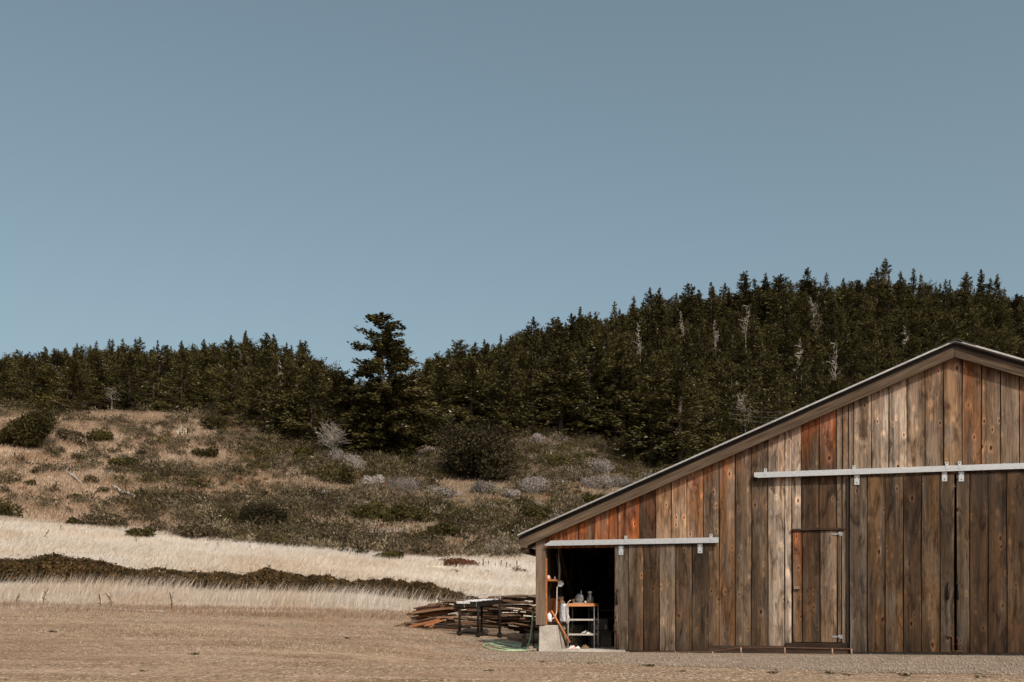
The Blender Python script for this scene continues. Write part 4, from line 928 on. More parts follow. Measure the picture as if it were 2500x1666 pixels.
# bearers: thick short timbers on the ground
special = []
for px, ln, th_, lab in ((1292, 1.0, 0.24, 'thick cut log lying at the foot of the board pile near the barn'), (1215, 1.05, 0.15, 'pale squared timber lying on the ground under the board pile'), (1160, 0.7, 0.17, 'stubby timber propping the middle of the board pile')):
    q = at(px, PD - 0.25 if px < 1290 else 23.4); m = MB(); m.tube([(-ln / 2 + k * ln / 6, 0.012 * math.sin(k * 2.1), th_ / 2 + 0.01 * math.sin(k * 1.7)) for k in range(7)], [th_ / 2 * (1 + 0.10 * math.sin(k * 2.3)) for k in range(7)], 9 if px > 1280 else 5)
    o = m.build('log' if px > 1280 else 'timber', M['log'] if px > 1280 else M['pile_b'], None, tuple(q), (R(20), 0, R(8 if px < 1290 else -14))); tag(o, lab, 'log' if px > 1280 else 'timber')
attempt = 0
NYC = 12
def place(L, wdt, th, cx, cy, yaw):
    left = cx - L / 2
    i0, i1 = int((left - x_lo) / cell), int((left + L - x_lo) / cell); ii = np.arange(i0, i1 + 1); xc = x_lo + ii * cell
    yc = cy + (xc - cx) * math.tan(yaw); jlo = np.clip(((yc - wdt / 2 - y_lo) / 0.08).astype(int), 0, NYC); jhi = np.clip(((yc + wdt / 2 - y_lo) / 0.08).astype(int), 0, NYC)
    hs_ = np.array([HF[i, a:b + 1].max() for i, a, b in zip(ii, jlo, jhi)]); s_ = xc - cx
    tl = float(np.clip(np.polyfit(s_, hs_, 1)[0], -0.15, 0.17)); z0 = (hs_ - tl * s_).max(); gap = z0 - (hs_ - tl * s_).mean()
    return ii, jlo, jhi, xc, tl, z0, gap
while nb < 290 and attempt < 800:
    attempt += 1; best = None
    for _ in range(40):
        L = rgp.uniform(0.55, 2.6); wdt = rgp.choice([0.12, 0.16, 0.2, 0.26]); th = rgp.choice([0.022, 0.03, 0.04, 0.055]); cx = rgp.uniform(xw(1010), xw(1385)); left = cx - L / 2
        if left < xw(978) + rgp.uniform(0, 0.3) or left + L > x_hi - 0.1: continue
        cy = PD + rgp.uniform(0.0, 0.8); yaw = rgp.normal(0, 0.05); ii, jlo, jhi, xc, tl, z0, gap = place(L, wdt, th, cx, cy, yaw); zc_ = z0 + th / 2 + 0.003
        ok = True
        for e in (-L / 2, 0, L / 2):
            x = cx + e; lim = HC + (HOR - np.interp(1250 + x / PD * F, *tops)) / F * PD
            if zc_ + tl * e + th / 2 > lim + 0.03: ok = False
        if not ok: continue
        sc_ = gap * 3 + 0.7 * (zc_ - 0.2) - 0.05 * L
        if best is None or sc_ < best[0]: best = (sc_, L, wdt, th, cx, cy, yaw, ii, jlo, jhi, xc, tl, zc_)
    if best is None: continue
    _, L, wdt, th, cx, cy, yaw, ii, jlo, jhi, xc, tl, zc_ = best
    for i, a, b, x in zip(ii, jlo, jhi, xc): HF[i, a:b + 1] = np.maximum(HF[i, a:b + 1], zc_ + tl * (x - cx) + th / 2)
    mt = rgp.choice(['pile_a', 'pile_b', 'pile_a', 'pile_c'], p=[0.47, 0.25, 0.20, 0.08])
    o = board_mesh(L, wdt, th, 500 + nb, M[mt]); cosy = math.cos(yaw)
    o.rotation_euler = (rgp.normal(0, 0.04), -math.atan(tl), yaw); o.location = (cx - L / 2 * cosy, cy - L / 2 * math.sin(yaw), zc_ - tl * L / 2)
    lab = {'pile_a': 'brown salvaged board stacked in the pile beside the barn', 'pile_b': 'greyish salvaged board stacked in the pile beside the barn', 'pile_c': 'orange-brown salvaged board stacked in the pile beside the barn'}[mt]
    hb = 'bottom' if zc_ < 0.42 else 'middle' if zc_ < 0.75 else 'top'; px_ = 1250 + cx / PD * F; sd_ = 'left end' if px_ < 1120 else 'centre' if px_ < 1240 else 'barn end'; tn = {'pile_a': 'brown', 'pile_b': 'greyish', 'pile_c': 'orange-brown'}[mt]; ln_ = 'short' if L < 1.0 else 'long'
    tag(o, ln_ + ' ' + tn + ' salvaged board in the ' + hb + ' layers at the ' + sd_ + ' of the pile', 'board', ln_ + ' ' + tn + ' boards, ' + hb + ' layers, ' + sd_ + ' of the pile'); nb += 1

for (xa, ya, xb, yb, D, wdt, th, mt, lab) in (
    (966, 1529, 1062, 1508, 24.75, 0.05, 0.03, 'pile_a', 'thin dark stick poking out lowest left from the board pile'),
    (1000, 1530, 1072, 1513, 24.6, 0.10, 0.045, 'pile_c', 'bright orange-brown board slanting on the ground at the left end of the pile'),
    (1040, 1527, 1080, 1515, 24.5, 0.07, 0.035, 'pile_c', 'short orange-brown offcut in front of the slanting orange board'),
    (1070, 1462, 1126, 1474, 25.2, 0.16, 0.05, 'pile_b', 'grey board lying topmost left, sloping down towards the griddle'),
    (1150, 1471, 1240, 1463, 25.2, 0.30, 0.03, 'pile_b', 'wide flat grey board lying on top of the pile behind the griddle'),
    (1198, 1459, 1305, 1457, 25.9, 0.12, 0.06, 'pile_a', 'crooked brown board topmost at the barn end of the pile')):
    a = np.array(pt(xa, ya, D)); b = np.array(pt(xb, yb, D)); L = float(np.linalg.norm(b - a)); d = (b - a) / L
    o = board_mesh(L, wdt, th, 900 + xa, M[mt]); o.location = tuple(a); o.rotation_euler = (R(12), -math.asin(d[2]), math.atan2(d[1], d[0])); tag(o, lab, 'board')

# ------------------------------------------------------------------ vegetation
def unit(v): return v / np.maximum(np.linalg.norm(v, axis=-1, keepdims=True), 1e-9)
def cards(C_, A_dir, Nn, L, Wd):
    """rhombic leaf sprays: centre, long axis, normal, length, width"""
    a = unit(A_dir); s = unit(np.cross(a, Nn)); L = np.asarray(L)[:, None]; Wd = np.asarray(Wd)[:, None]
    V = np.stack([C_ - a * L / 2, C_ + s * Wd / 2, C_ + a * L / 2, C_ - s * Wd / 2], 1)
    return V.reshape(-1, 3)
def card_mesh(name, V, mats, leafval, mi=None, extra=None):
    n = len(V) // 4; Fq = [np.arange(4 * n).reshape(n, 4)]; at_ = np.repeat(leafval, 4); m_ = np.zeros(n, int) if mi is None else np.asarray(mi)
    if extra is not None:
        ev, ef, em = extra; Fq.append(np.asarray(ef) + len(V)); V = np.concatenate([V, ev]); at_ = np.concatenate([at_, np.full(len(ev), 0.5)]); m_ = np.concatenate([m_, np.full(len(ef), em)])
    return quick_mesh(name, V, Fq, mats, m_, attrs={'leaf': ('F', at_)})
def trunk_geo(h, r, lean=0.0, n=6, k=7, rg=None):
    V = []; 
    for i in range(k + 1):
        s = i / k; x = lean * h * s * s + (rg.normal(0, 0.012 * h * 0.3) if rg and 0 < i < k else 0)
        for j in range(n): a = 2 * math.pi * j / n; q = r * (1 - s) ** 0.8 + 0.01; V.append((x + q * math.cos(a), q * math.sin(a), h * s - 0.3 * (i == 0)))
    return np.array(V), np.array([(i * n + j, i * n + (j + 1) % n, (i + 1) * n + (j + 1) % n, (i + 1) * n + j) for i in range(k) for j in range(n)])
def limbs(paths, n=4):
    V = []; Fq = []
    for P, r0, r1 in paths:
        P = np.asarray(P); b = len(V); k = len(P)
        for i in range(k):
            d = unit(P[min(i + 1, k - 1)] - P[max(i - 1, 0)]); a = unit(np.cross(d, [0.2, 0.3, 0.93])); c = np.cross(d, a); r = r0 + (r1 - r0) * i / (k - 1)
            for j in range(n): t_ = 2 * math.pi * j / n; V.append(P[i] + (a * math.cos(t_) + c * math.sin(t_)) * r)
        for i in range(k - 1):
            for j in range(n): Fq.append((b + i * n + j, b + i * n + (j + 1) % n, b + (i + 1) * n + (j + 1) % n, b + (i + 1) * n + j))
    return np.array(V), np.array(Fq)

def conifer(seed, h, rad, shape=1.0, droop=0.15, dens=1.0, cs=0.42, gaps=0.1, clear=0.04, lobes=0.25, lichen=0.02, mat='needle', upturn=0.35, spread=0.26, prof_pts=None, tier=1.0):
    rg = np.random.default_rng(seed); C_, A_, N_, L_, W_, LV, MI = [], [], [], [], [], [], []; paths = []
    z = h * clear; ph = rg.uniform(0, 6.28, 6)
    while z < h * 0.985:
        s = z / h; prof = rad * ((1 - s) ** shape) * (0.75 + 0.25 * min(1, s * 6)) * (1 + lobes * math.sin(s * 19 + ph[0]) * 0.6 + lobes * rg.normal(0, 0.5)) + 0.12
        if prof_pts: prof = h * float(np.interp(s, *prof_pts)) * (1 + lobes * rg.normal(0, 0.4))
        nb_ = int(rg.integers(5, 8))
        for b in range(nb_):
            if rg.random() < gaps: continue
            az_ = rg.uniform(0, 2 * math.pi); L = max(0.12, prof * rg.uniform(0.68, 1.10) * (1 + lobes * math.sin(az_ * 2 + s * 7 + ph[1])))
            el = upturn * s * 1.6 + 0.10 - droop * 1.2 * (1 - s) + rg.normal(0, 0.12)
            d = np.array([math.cos(az_) * math.cos(el), math.sin(az_) * math.cos(el), math.sin(el)])
            base = np.array([0, 0, z]); k = max(3, int(L / cs * 3.4 * dens)); ss = rg.uniform(0.12, 1.0, k) ** 0.75
            P = base + d * (ss * L)[:, None]; P[:, 2] -= droop * L * ss ** 2 * 0.8
            P += rg.normal(0, 1, (k, 3)) * np.array([spread, spread, spread * 0.8]) * (0.35 + 0.65 * L / rad) * 0.9 * min(1, rad / 2.5)
            side = np.cross(d, [0, 0, 1.0]); ax = d + side * rg.normal(0, 0.65, (k, 1)) + np.array([0, 0, 1.0]) * rg.normal(-0.08, 0.22, (k, 1))
            nn = np.array([0, 0, 0.75]) + d * rg.uniform(0.35, 0.9) + rg.normal(0, 0.22, 3) + rg.normal(0, 0.38, (k, 3))
            C_.append(P); A_.append(ax); N_.append(nn); L_.append(cs * rg.uniform(0.7, 1.5, k) * (0.6 + 0.4 * min(1, L / 1.5))); W_.append(cs * rg.uniform(0.34, 0.70, k))
            LV.append(np.clip(rg.normal(0.42, 0.13) + rg.normal(0, 0.08, k) + 0.10 * (ss - 0.5), 0, 1)); MI.append((rg.random(k) < lichen).astype(int) * 2)
            if L > 0.9 and rg.random() < 0.5: paths.append(([base, base + d * L * 0.5 - [0, 0, droop * L * 0.15], base + d * L * 0.85 - [0, 0, droop * L * 0.5]], 0.035 + 0.01 * L, 0.012))
        z += h * rg.uniform(0.016, 0.030) * (1.25 if h < 10 else 1.0) * (tier if s > 0.5 else 0.75 if tier > 1 else 1.0)
    # leader
    k = 7; P = np.array([0, 0, h]) + np.stack([rg.normal(0, 0.07, k), rg.normal(0, 0.07, k), rg.uniform(-0.07 * h, 0.03, k)], -1)
    C_.append(P); A_.append(np.array([0, 0, 1.0]) + rg.normal(0, 0.5, (k, 3))); N_.append(rg.normal(0, 1, (k, 3))); L_.append(np.full(k, 0.5)); W_.append(np.full(k, 0.22)); LV.append(np.full(k, 0.4)); MI.append(np.zeros(k, int))
    V = cards(*(np.concatenate(q) for q in (C_, A_, N_, L_, W_)))
    crown = card_mesh('crown', V, [M[mat], M['bark'], M['deadwood']], np.concatenate(LV), np.concatenate(MI), (lambda e: (e[0], e[1], 1))(limbs(paths)) if paths else None)
    tv, tf = trunk_geo(h * 0.98, 0.02 * h + 0.03, rg=rg); tr = quick_mesh('trunk', tv, tf, M['bark'], smooth=True)
    return crown, tr
def dead_tree(seed, h, rad, n=34, fine=5, clear=0.25, upt=0.5, mat='deadwood', thick=1.0):
    rg = np.random.default_rng(seed); paths = [([(0, 0, -0.3), (rg.normal(0, 0.04 * h), rg.normal(0, .02 * h), h * 0.5), (rg.normal(0, 0.05 * h), 0, h)], (0.013 * h + 0.03) * thick, 0.015)]
    for i in range(n):
        z = h * (clear + (1 - clear) * rg.random()); s = z / h; az_ = rg.uniform(0, 6.28); L = rad * (1.05 - 0.6 * s) * rg.uniform(0.5, 1.1); el = upt * rg.uniform(0.2, 1.3)
        d = np.array([math.cos(az_) * math.cos(el), math.sin(az_) * math.cos(el), math.sin(el)]); b = np.array([0, 0, z]); mid = b + d * L * 0.5 + rg.normal(0, 0.08 * L, 3); tip = b + d * L + rg.normal(0, 0.12 * L, 3)
        paths.append(([b, mid, tip], (0.03 + 0.008 * L) * thick, 0.014 * thick))
        for j in range(fine):
            q = b + (tip - b) * rg.uniform(0.3, 1.0); e = q + (d * 0.5 + rg.normal(0, 0.6, 3)) * L * 0.38; paths.append(([q, (q + e) / 2 + rg.normal(0, 0.04 * L, 3), e], 0.02 * thick, 0.010 * thick))
    V, Fq = limbs(paths, 3)
    return quick_mesh('branches', V, Fq, M[mat], attrs={'leaf': ('F', np.random.default_rng(seed).random(len(V)))})
def bush(seed, sx, sy, sz, n, cs, mat, lumps=7, up=0.2, skew=0.0, shell=0.55, twigs=0, twigmat='deadwood', name='foliage', zslope=0.0, ragged=0.14):
    rg = np.random.default_rng(seed); cen = [np.array([0, 0, sz * 0.42])]; rad_ = [np.array([sx, sy, sz * 0.5]) * 0.82]
    for i in range(lumps):
        a = rg.uniform(0, 6.28); q = rg.uniform(0.35, 0.72); zc2 = rg.uniform(0.2, 0.72) * sz; cen.append(np.array([sx * q * math.cos(a), sy * q * math.sin(a), zc2])); f = rg.uniform(0.30, 0.5); rad_.append(np.array([sx * f, sy * f, sz * f * 0.8]))
    cen, rad_ = np.array(cen), np.array(rad_); vol = rad_.prod(1) ** (2 / 3); pick = rg.choice(len(cen), n, p=vol / vol.sum())
    d = unit(rg.normal(0, 1, (n, 3))); r_ = (shell + (1 - shell) * rg.random(n) ** 0.6) * (1 + ragged * (np.sin(d[:, 0] * 9 + pick) * np.sin(d[:, 2] * 8 + pick * 2.1) + 0.5 * np.sin(d[:, 0] * 21 + d[:, 2] * 17))); P = cen[pick] + d * rad_[pick] * r_[:, None]
    P += rg.normal(0, 0.03, (n, 3)) * np.array([sx, sy, sz]); P[:, 2] = np.abs(P[:, 2]); P[:, 0] += skew * P[:, 2]
    if zslope: P[:, 2] *= np.clip(1 - zslope + zslope * (P[:, 0] / sx + 1) / 2 * 1.5, 0.15, 1.25)
    ax = unit(rg.normal(0, 1, (n, 3)) + d * 0.8 + [0, 0, up]); nn = d + rg.normal(0, 0.6, (n, 3))
    V = cards(P, ax, nn, cs * rg.uniform(0.6, 1.5, n), cs * rg.uniform(0.3, 0.8, n)); lv = np.clip(rg.normal(0.42, 0.22, n) + 0.15 * (pick % 3 - 1), 0, 1)
    ex_ = None
    if twigs:
        ps = [];
        for i in range(twigs):
            a = rg.uniform(0, 6.28); q = rg.uniform(0.1, 0.95); b = np.array([sx * q * math.cos(a) * 0.4, sy * q * math.sin(a) * 0.4, 0]); e = np.array([sx * q * math.cos(a), sy * q * math.sin(a), sz * rg.uniform(0.7, 1.1) * (1 - 0.4 * q)]); ps.append(([b, (b + e) / 2 + rg.normal(0, 0.1 * sx, 3), e], 0.02 + 0.006 * sx, 0.008))
        e = limbs(ps, 3); ex_ = (e[0], e[1], 1)
    return card_mesh(name, V, [M[mat], M[twigmat]], lv, None, ex_)
def link_copy(src, parent):
    c = src.copy(); COL.objects.link(c); c.parent = parent; return c

# --- forest of conifers
protos = []
specs = [(12, 3.3, 0.85, .15, .25), (13, 3.0, 0.75, .18, .3), (11, 3.6, 0.7, .12, .35), (14, 3.5, 0.95, .2, .2), (10, 3.3, 0.62, .1, .4), (12, 4.0, 0.6, .15, .45), (13, 2.8, 0.85, .2, .25), (11, 3.9, 0.8, .25, .3), (12.5, 3.6, 0.5, .1, .5), (10.5, 3.0, 0.95, .15, .2), (9, 4.2, 0.36, .10, .5), (8.5, 4.0, 0.30, .08, .6)]
for i, (h_, r_, shp, dr, lb) in enumerate(specs):
    cr, tr = conifer(100 + i, h_, r_, shp, dr, 1.55, 0.34, 0.08, 0.03, lb, 0.012 + 0.02 * (i % 3 == 1), 'needle' if i % 3 else 'needle2')
    co = bpy.data.objects.new('crown', cr); to = bpy.data.objects.new('trunk', tr); protos.append((h_, r_, co, to))
SKY = ([-400, 0, 40, 110, 200, 300, 400, 470, 520, 600, 680, 740, 800, 840, 900, 960, 1000, 1040, 1060, 1120, 1190, 1240, 1300, 1370, 1420, 1490, 1540, 1580, 1640, 1690, 1740, 1800, 1860, 1930, 2010, 2100, 2160, 2200, 2280, 2350, 2400, 2440, 2500, 2900],
       [870, 868, 862, 850, 835, 832, 832, 842, 820, 815, 822, 835, 882, 905, 925, 940, 915, 885, 865, 842, 830, 815, 775, 770, 755, 760, 722, 705, 722, 700, 705, 698, 675, 672, 668, 672, 655, 668, 672, 668, 672, 690, 712, 740])
rgf = np.random.default_rng(5)
TREES = []
def try_tree(px, D, kidx, hscale, skycap=True, exact=None):
    q = at(px, D); h_, r_, co, to = protos[kidx]; s = hscale
    top_y = HOR - (q[2] + h_ * s - HC) * F / D; cap = np.interp(px, *SKY) + (rgf.uniform(7, 42) if exact is None else 0)
    if exact is not None: cap = exact
    if (skycap and top_y < cap) or exact is not None:
        s2 = (HC + (HOR - cap) / F * D - q[2]) / h_
        if s2 < 0.34: return False
        s = s2
    TREES.append((px, D, q, kidx, s)); return True
# rows from the back (skyline) to the forest edge
def edgeD(px): return D_for(px, np.interp(px, *FORLOW), 60, 200)
pts_ = []
for D in (296, 284, 270, 256, 243, 230, 217, 205, 193, 181, 169, 158, 148, 139, 131, 124, 117, 110):
    step = (2.4 if D > 262 else 3.4) / D * F
    px = -170 + rgf.uniform(0, step)
    while px < 2720:
        pj = px + rgf.uniform(-0.3, 0.3) * step; Dj = D + rgf.uniform(-4, 4)
        if Dj > edgeD(pj) + 1.5 and not (870 < pj < 1000 and Dj < 135): pts_.append((pj, Dj))
        px += step * rgf.uniform(0.8, 1.25)
for pj, Dj in pts_:
    # skip what the barn hides completely
    q = at(pj, Dj); roofy = 1320 - (pj - 1270) * 0.455 if pj < 2330 else 848 + (pj - 2330) * 0.29
    hs__ = rgf.uniform(0.68, 1.08) if pj > 1000 else rgf.uniform(0.72, 1.0)
    if HOR - (q[2] + 12 * hs__ - HC) * F / Dj > roofy and pj > 1300: continue
    if Dj > 200 and pj < 960 and HOR - (q[2] + 12 - HC) * F / Dj > 950: continue
    try_tree(pj, Dj, int(rgf.integers(10, 12)) if rgf.random() < (0.55 if 430 < pj < 900 and Dj < 190 else 0.35 if Dj < 170 else 0.24) else int(rgf.integers(0, 10)), hs__)
# named silhouettes on the skyline
N0 = len(TREES)
for px, y, k, D in ((2162, 630, 0, 262), (1816, 668, 5, 255), (1770, 690, 1, 262), (1905, 672, 5, 250), (1970, 655, 2, 255), (1680, 692, 7, 240), (1736, 688, 3, 245), (1587, 702, 1, 225), (1610, 704, 9, 228), (1500, 735, 3, 225), (1548, 740, 6, 228), (1440, 762, 0, 215), (1395, 765, 7, 218), (1350, 778, 5, 218), (1315, 800, 1, 215), (2360, 663, 0, 265), (2396, 658, 9, 268), (2230, 655, 3, 262), (2435, 670, 0, 262), (1295, 808, 6, 225), (1124, 832, 5, 185), (1160, 836, 7, 190), (1220, 838, 0, 188), (600, 806, 3, 235), (565, 818, 1, 238), (342, 822, 0, 225), (443, 832, 9, 228), (385, 830, 3, 226), (668, 815, 9, 238), (110, 846, 2, 215), (20, 866, 8, 205), (470, 838, 6, 228), (300, 826, 3, 225), (650, 812, 2, 232), (745, 832, 7, 232), (1095, 850, 3, 180), (1065, 862, 8, 178), (275, 828, 6, 224), (235, 832, 3, 224)):
    try_tree(px, D, k, 1.0, False, y)
spx = -30
while spx < 2500:
    if not (760 < spx < 1030):
        try_tree(spx, 236 if spx < 760 else 185 + 70 * min(1, (spx - 1030) / 500), int(rgf.choice([6, 0, 3, 9, 1, 4])), 1.0, False, float(np.interp(spx, *SKY)) + rgf.uniform(-9, 16))
    spx += rgf.uniform(20, 62)
# rank by apparent size: the 300 that show largest are things, the rest one mass
def vis(t_):
    px, D, q, k, s = t_
    return protos[k][0] * s / D * (1.0 if -40 < px < 2540 else 0.2)
skyset = set(range(N0, len(TREES)))
order = sorted(range(len(TREES)), key=lambda i: -(vis(TREES[i]) + (9 if i in skyset else 0)))
keep = set(order[:292]); print('trees', len(TREES))
def merged(rest, name):
    VV, FF, LV, MI = [], [], [], []; off = 0
    cache = {}
    for i in rest:
        px, D, q, k, s = TREES[i]
        if k not in cache:
            me = protos[k][2].data; v = np.empty(len(me.vertices) * 3, np.float32); me.vertices.foreach_get('co', v); f = np.empty(len(me.loops), np.int32); me.loops.foreach_get('vertex_index', f)
            l = np.empty(len(me.vertices), np.float32); me.attributes['leaf'].data.foreach_get('value', l); mi_ = np.empty(len(me.polygons), np.int32); me.polygons.foreach_get('material_index', mi_); cache[k] = (v.reshape(-1, 3), f.reshape(-1, 4), l, mi_)
        v, f, l, mi_ = cache[k]; a = rgf.uniform(0, 6.28); ca, sa = math.cos(a), math.sin(a)
        v2 = np.stack([v[:, 0] * ca - v[:, 1] * sa, v[:, 0] * sa + v[:, 1] * ca, v[:, 2]], -1) * s + q
        VV.append(v2); FF.append(f + off); off += len(v); LV.append(l); MI.append(mi_)
    me = quick_mesh(name, np.concatenate(VV), np.concatenate(FF), [M['needle'], M['bark'], M['deadwood']], np.concatenate(MI), attrs={'leaf': ('F', np.concatenate(LV))})
    return new_obj(name, me)
rest = [i for i in range(len(TREES)) if i not in keep]
if rest: tag(merged(rest, 'conifer_thicket'), 'dark mass of further conifers filling the forest behind the trees in front', 'forest', kind='stuff')
def link_tree(i):
    px, D, q, k, s = TREES[i]; e = empty('conifer_tree', tuple(q), rgf.uniform(0, 6.28)); e.scale = (s * rgf.uniform(0.88, 1.12),) * 2 + (s,)
    link_copy(protos[k][2], e); link_copy(protos[k][3], e)
    form = 'round-topped' if k > 9 else 'broad' if k in (2, 5, 7, 8) else 'narrow'
    if px < 960:
        sec = 'the far left end of the left ridge' if px < 200 else 'the left ridge above the windswept slope' if px < 450 else 'the top of the left ridge' if px < 700 else 'the left ridge end beside the big pine'
    else:
        sec = 'the right hill beside the big pine' if px < 1250 else 'the right hill above the barn eave' if px < 1500 else 'the right hill above the lower roof slope' if px < 1850 else 'the right hill above the upper roof slope' if px < 2200 else 'the right hill above the roof peak'
    row = 'against the sky on' if i in skyset else 'in the front rows of' if D < (165 if px < 960 else 175) else 'in the middle rows of' if D < 230 else 'in the back rows of'
    tag(e, form + ' dark conifer ' + row + ' ' + sec, 'conifer', form + ' conifers ' + row + ' ' + sec)
for i in sorted(keep): link_tree(i)

# --- the big lone pine
cr, tr = conifer(301, 15.2, 5.0, 0.62, 0.12, 4.6, 0.36, 0.07, 0.02, 0.22, 0.015, 'needle', 0.10, 0.27, ([0, .2, .33, .45, .55, .66, .76, .84, .92, .97, 1], [.25, .35, .34, .31, .28, .25, .205, .155, .12, .075, .02]), 1.15)
q = onground(935, 1118); Hb = HC + (HOR - 766) / F * q[1] - q[2]; e = empty('big_pine_tree', tuple(q), 0.7); e.scale = (Hb / 15.2 * 1.02,) * 2 + (Hb / 15.2,)
new_obj('crown', cr, e); new_obj('trunk', tr, e); tag(e, 'tallest ragged pine standing alone between the two wooded hills', 'pine tree')
# near conifers at the forest edge with spreading skirts
edge = [(700, 1072, 905, 7), (760, 1085, 900, 5), (835, 1100, 905, 8), (1080, 1062, 880, 5), (1150, 1060, 872, 7), (1230, 1062, 855, 0), (1300, 1062, 840, 3), (1370, 1066, 835, 7), (1450, 1072, 830, 5), (1520, 1088, 845, 2), (1590, 1135, 870, 7), (1660, 1150, 860, 3), (1045, 1020, 893, 8), (640, 1050, 900, 2), (1010, 1040, 925, 8)]
for n_, (px, yb, yt, k) in enumerate(edge):
    q = onground(px, yb); s = (HC + (HOR - yt) / F * q[1] - q[2]) / protos[k][0]
    e = empty('edge_conifer', tuple(q), n_ * 1.3); e.scale = (s * 1.25, s * 1.25, s); link_copy(protos[k][2], e); link_copy(protos[k][3], e)
    tag(e, ('dark conifer left of the bare white tree at the wood edge', 'dark conifer directly behind the bare white tree', 'low spreading conifer at the left foot of the big pine', 'dark conifer just left of the round bush at the forest foot', 'dark conifer rising directly behind the large round bush',
        'dark conifer just right of the round bush at the forest foot', 'forest-foot conifer second to the right of the round bush', 'forest-foot conifer third to the right of the round bush', 'forest-foot conifer behind the grey leafless shrubs', 'forest-foot conifer left of the one drooping over the roof',
        'large drooping conifer reaching down to the barn roof slope', 'conifer rising behind the roof slope beside the drooping one', 'low conifer closing the gap right of the big pine', 'leftmost conifer of the front wood edge above the green bush', 'small conifer at the right foot of the big pine')[n_], 'conifer', 'front row conifers at the wood edge')
# --- dead pale trees in the woods
snag = [dead_tree(400 + i, 9, r_, n_, 4, cl, up_, 'deadwood', th_) for i, (r_, n_, cl, up_, th_) in enumerate(((2.0, 30, 0.5, 0.5, 1.7), (3.0, 40, 0.4, 0.7, 1.5), (1.8, 24, 0.55, 0.3, 1.8)))]
SN = [(1823, 745, 830, 0), (1993, 730, 800, 1), (1938, 830, 905, 2), (2044, 840, 920, 0), (1683, 760, 810, 2), (1755, 780, 835, 0), (1831, 965, 1035, 1), (2175, 672, 700, 1), (132, 885, 950, 1), (404, 868, 905, 1), (582, 865, 895, 1), (272, 950, 1005, 1), (705, 890, 920, 2), (1560, 790, 850, 0), (2215, 805, 835, 2), (1440, 880, 930, 2)]
for n_, (px, yt, yb, k) in enumerate(SN):
    # stands on the ground behind nearer crowns: find the distance where a 7-9 m tree shows at that height
    ds = np.linspace(max(118, edgeD(px) + 9), 285 if px > 1000 else 210, 120); gy = ground_y((px - 1250) / F * ds, ds); best = min(range(len(ds)), key=lambda i: abs((HC + (HOR - yt) / F * ds[i] - (HC + (HOR - gy[i]) / F * ds[i])) - (13.0 if px > 1000 else 10.0)))
    D = float(ds[best]); q = at(px, D); hh_ = HC + (HOR - yt) / F * D - q[2]
    o = new_obj('dead_tree', snag[k], None, tuple(q), (0.10 * math.sin(n_ * 2.7), 0.14 * math.sin(n_ * 1.9), n_ * 2.1)); wy_ = (yb - yt) / F * D / 9
    o.scale = (max(0.6, wy_ * 1.15),) * 2 + (hh_ / 9,)
    tag(o, 'bare pale dead tree among the conifers of the ' + ('left ridge' if px < 960 else 'right hill left of the roof slope' if px < 1700 else 'right hill above the roof slope' if px < 1960 else 'right hill nearest the roof peak'), 'dead tree', 'dead trees, part ' + str(int(px < 960)) + str(int(px < 1700)) + str(int(px < 1960)))
o = new_obj('bare_tree', dead_tree(431, 3.8, 2.8, 50, 10, 0.22, 0.9, 'deadwood', 1.0), None, tuple(onground(812, 1124))); tag(o, 'low white-barked bare tree spreading in front of the big pine', 'dead tree')

# --- distinct bushes
EXC = []
def put(o_name, me, px, py, label, cat='bush', group=None, rz=0.0, s=1.0):
    v_ = np.empty(len(me.vertices) * 3, np.float32); me.vertices.foreach_get('co', v_); q_ = onground(px, py); EXC.append((q_[0], q_[1], float(np.percentile(np.abs(v_[::3]), 92))))
    o = new_obj(o_name, me, None, tuple(onground(px, py) - np.array([0, 0, 0.12])), (0, 0, rz)); o.scale = (s, s, s); tag(o, label, cat, group); return o
q = onground(1160, 1178); mpp = q[1] / F
put('round_bush', bush(501, 98 * mpp, 75 * mpp, 148 * mpp, 17000, 0.32, 'bushdark', 16, 0.2, ragged=0.20), 1162, 1172, 'large dark rounded bush standing alone on the middle of the hillside')
q = onground(75, 1090); mpp = q[1] / F
put('windswept_cypress', bush(502, 74 * mpp, 55 * mpp, 92 * mpp, 12000, 0.30, 'needle', 8, 0.2, 0.25, zslope=0.62), 50, 1092, 'dark windswept cypress leaning right at the left edge of the hill', 'cypress')
q = onground(637, 1292); mpp = q[1] / F
put('evergreen_bush', bush(503, 66 * mpp, 50 * mpp, 78 * mpp, 9000, 0.2, 'bushdark', 8, 0.3), 637, 1294, 'dark green evergreen bush low on the slope above the pale field')
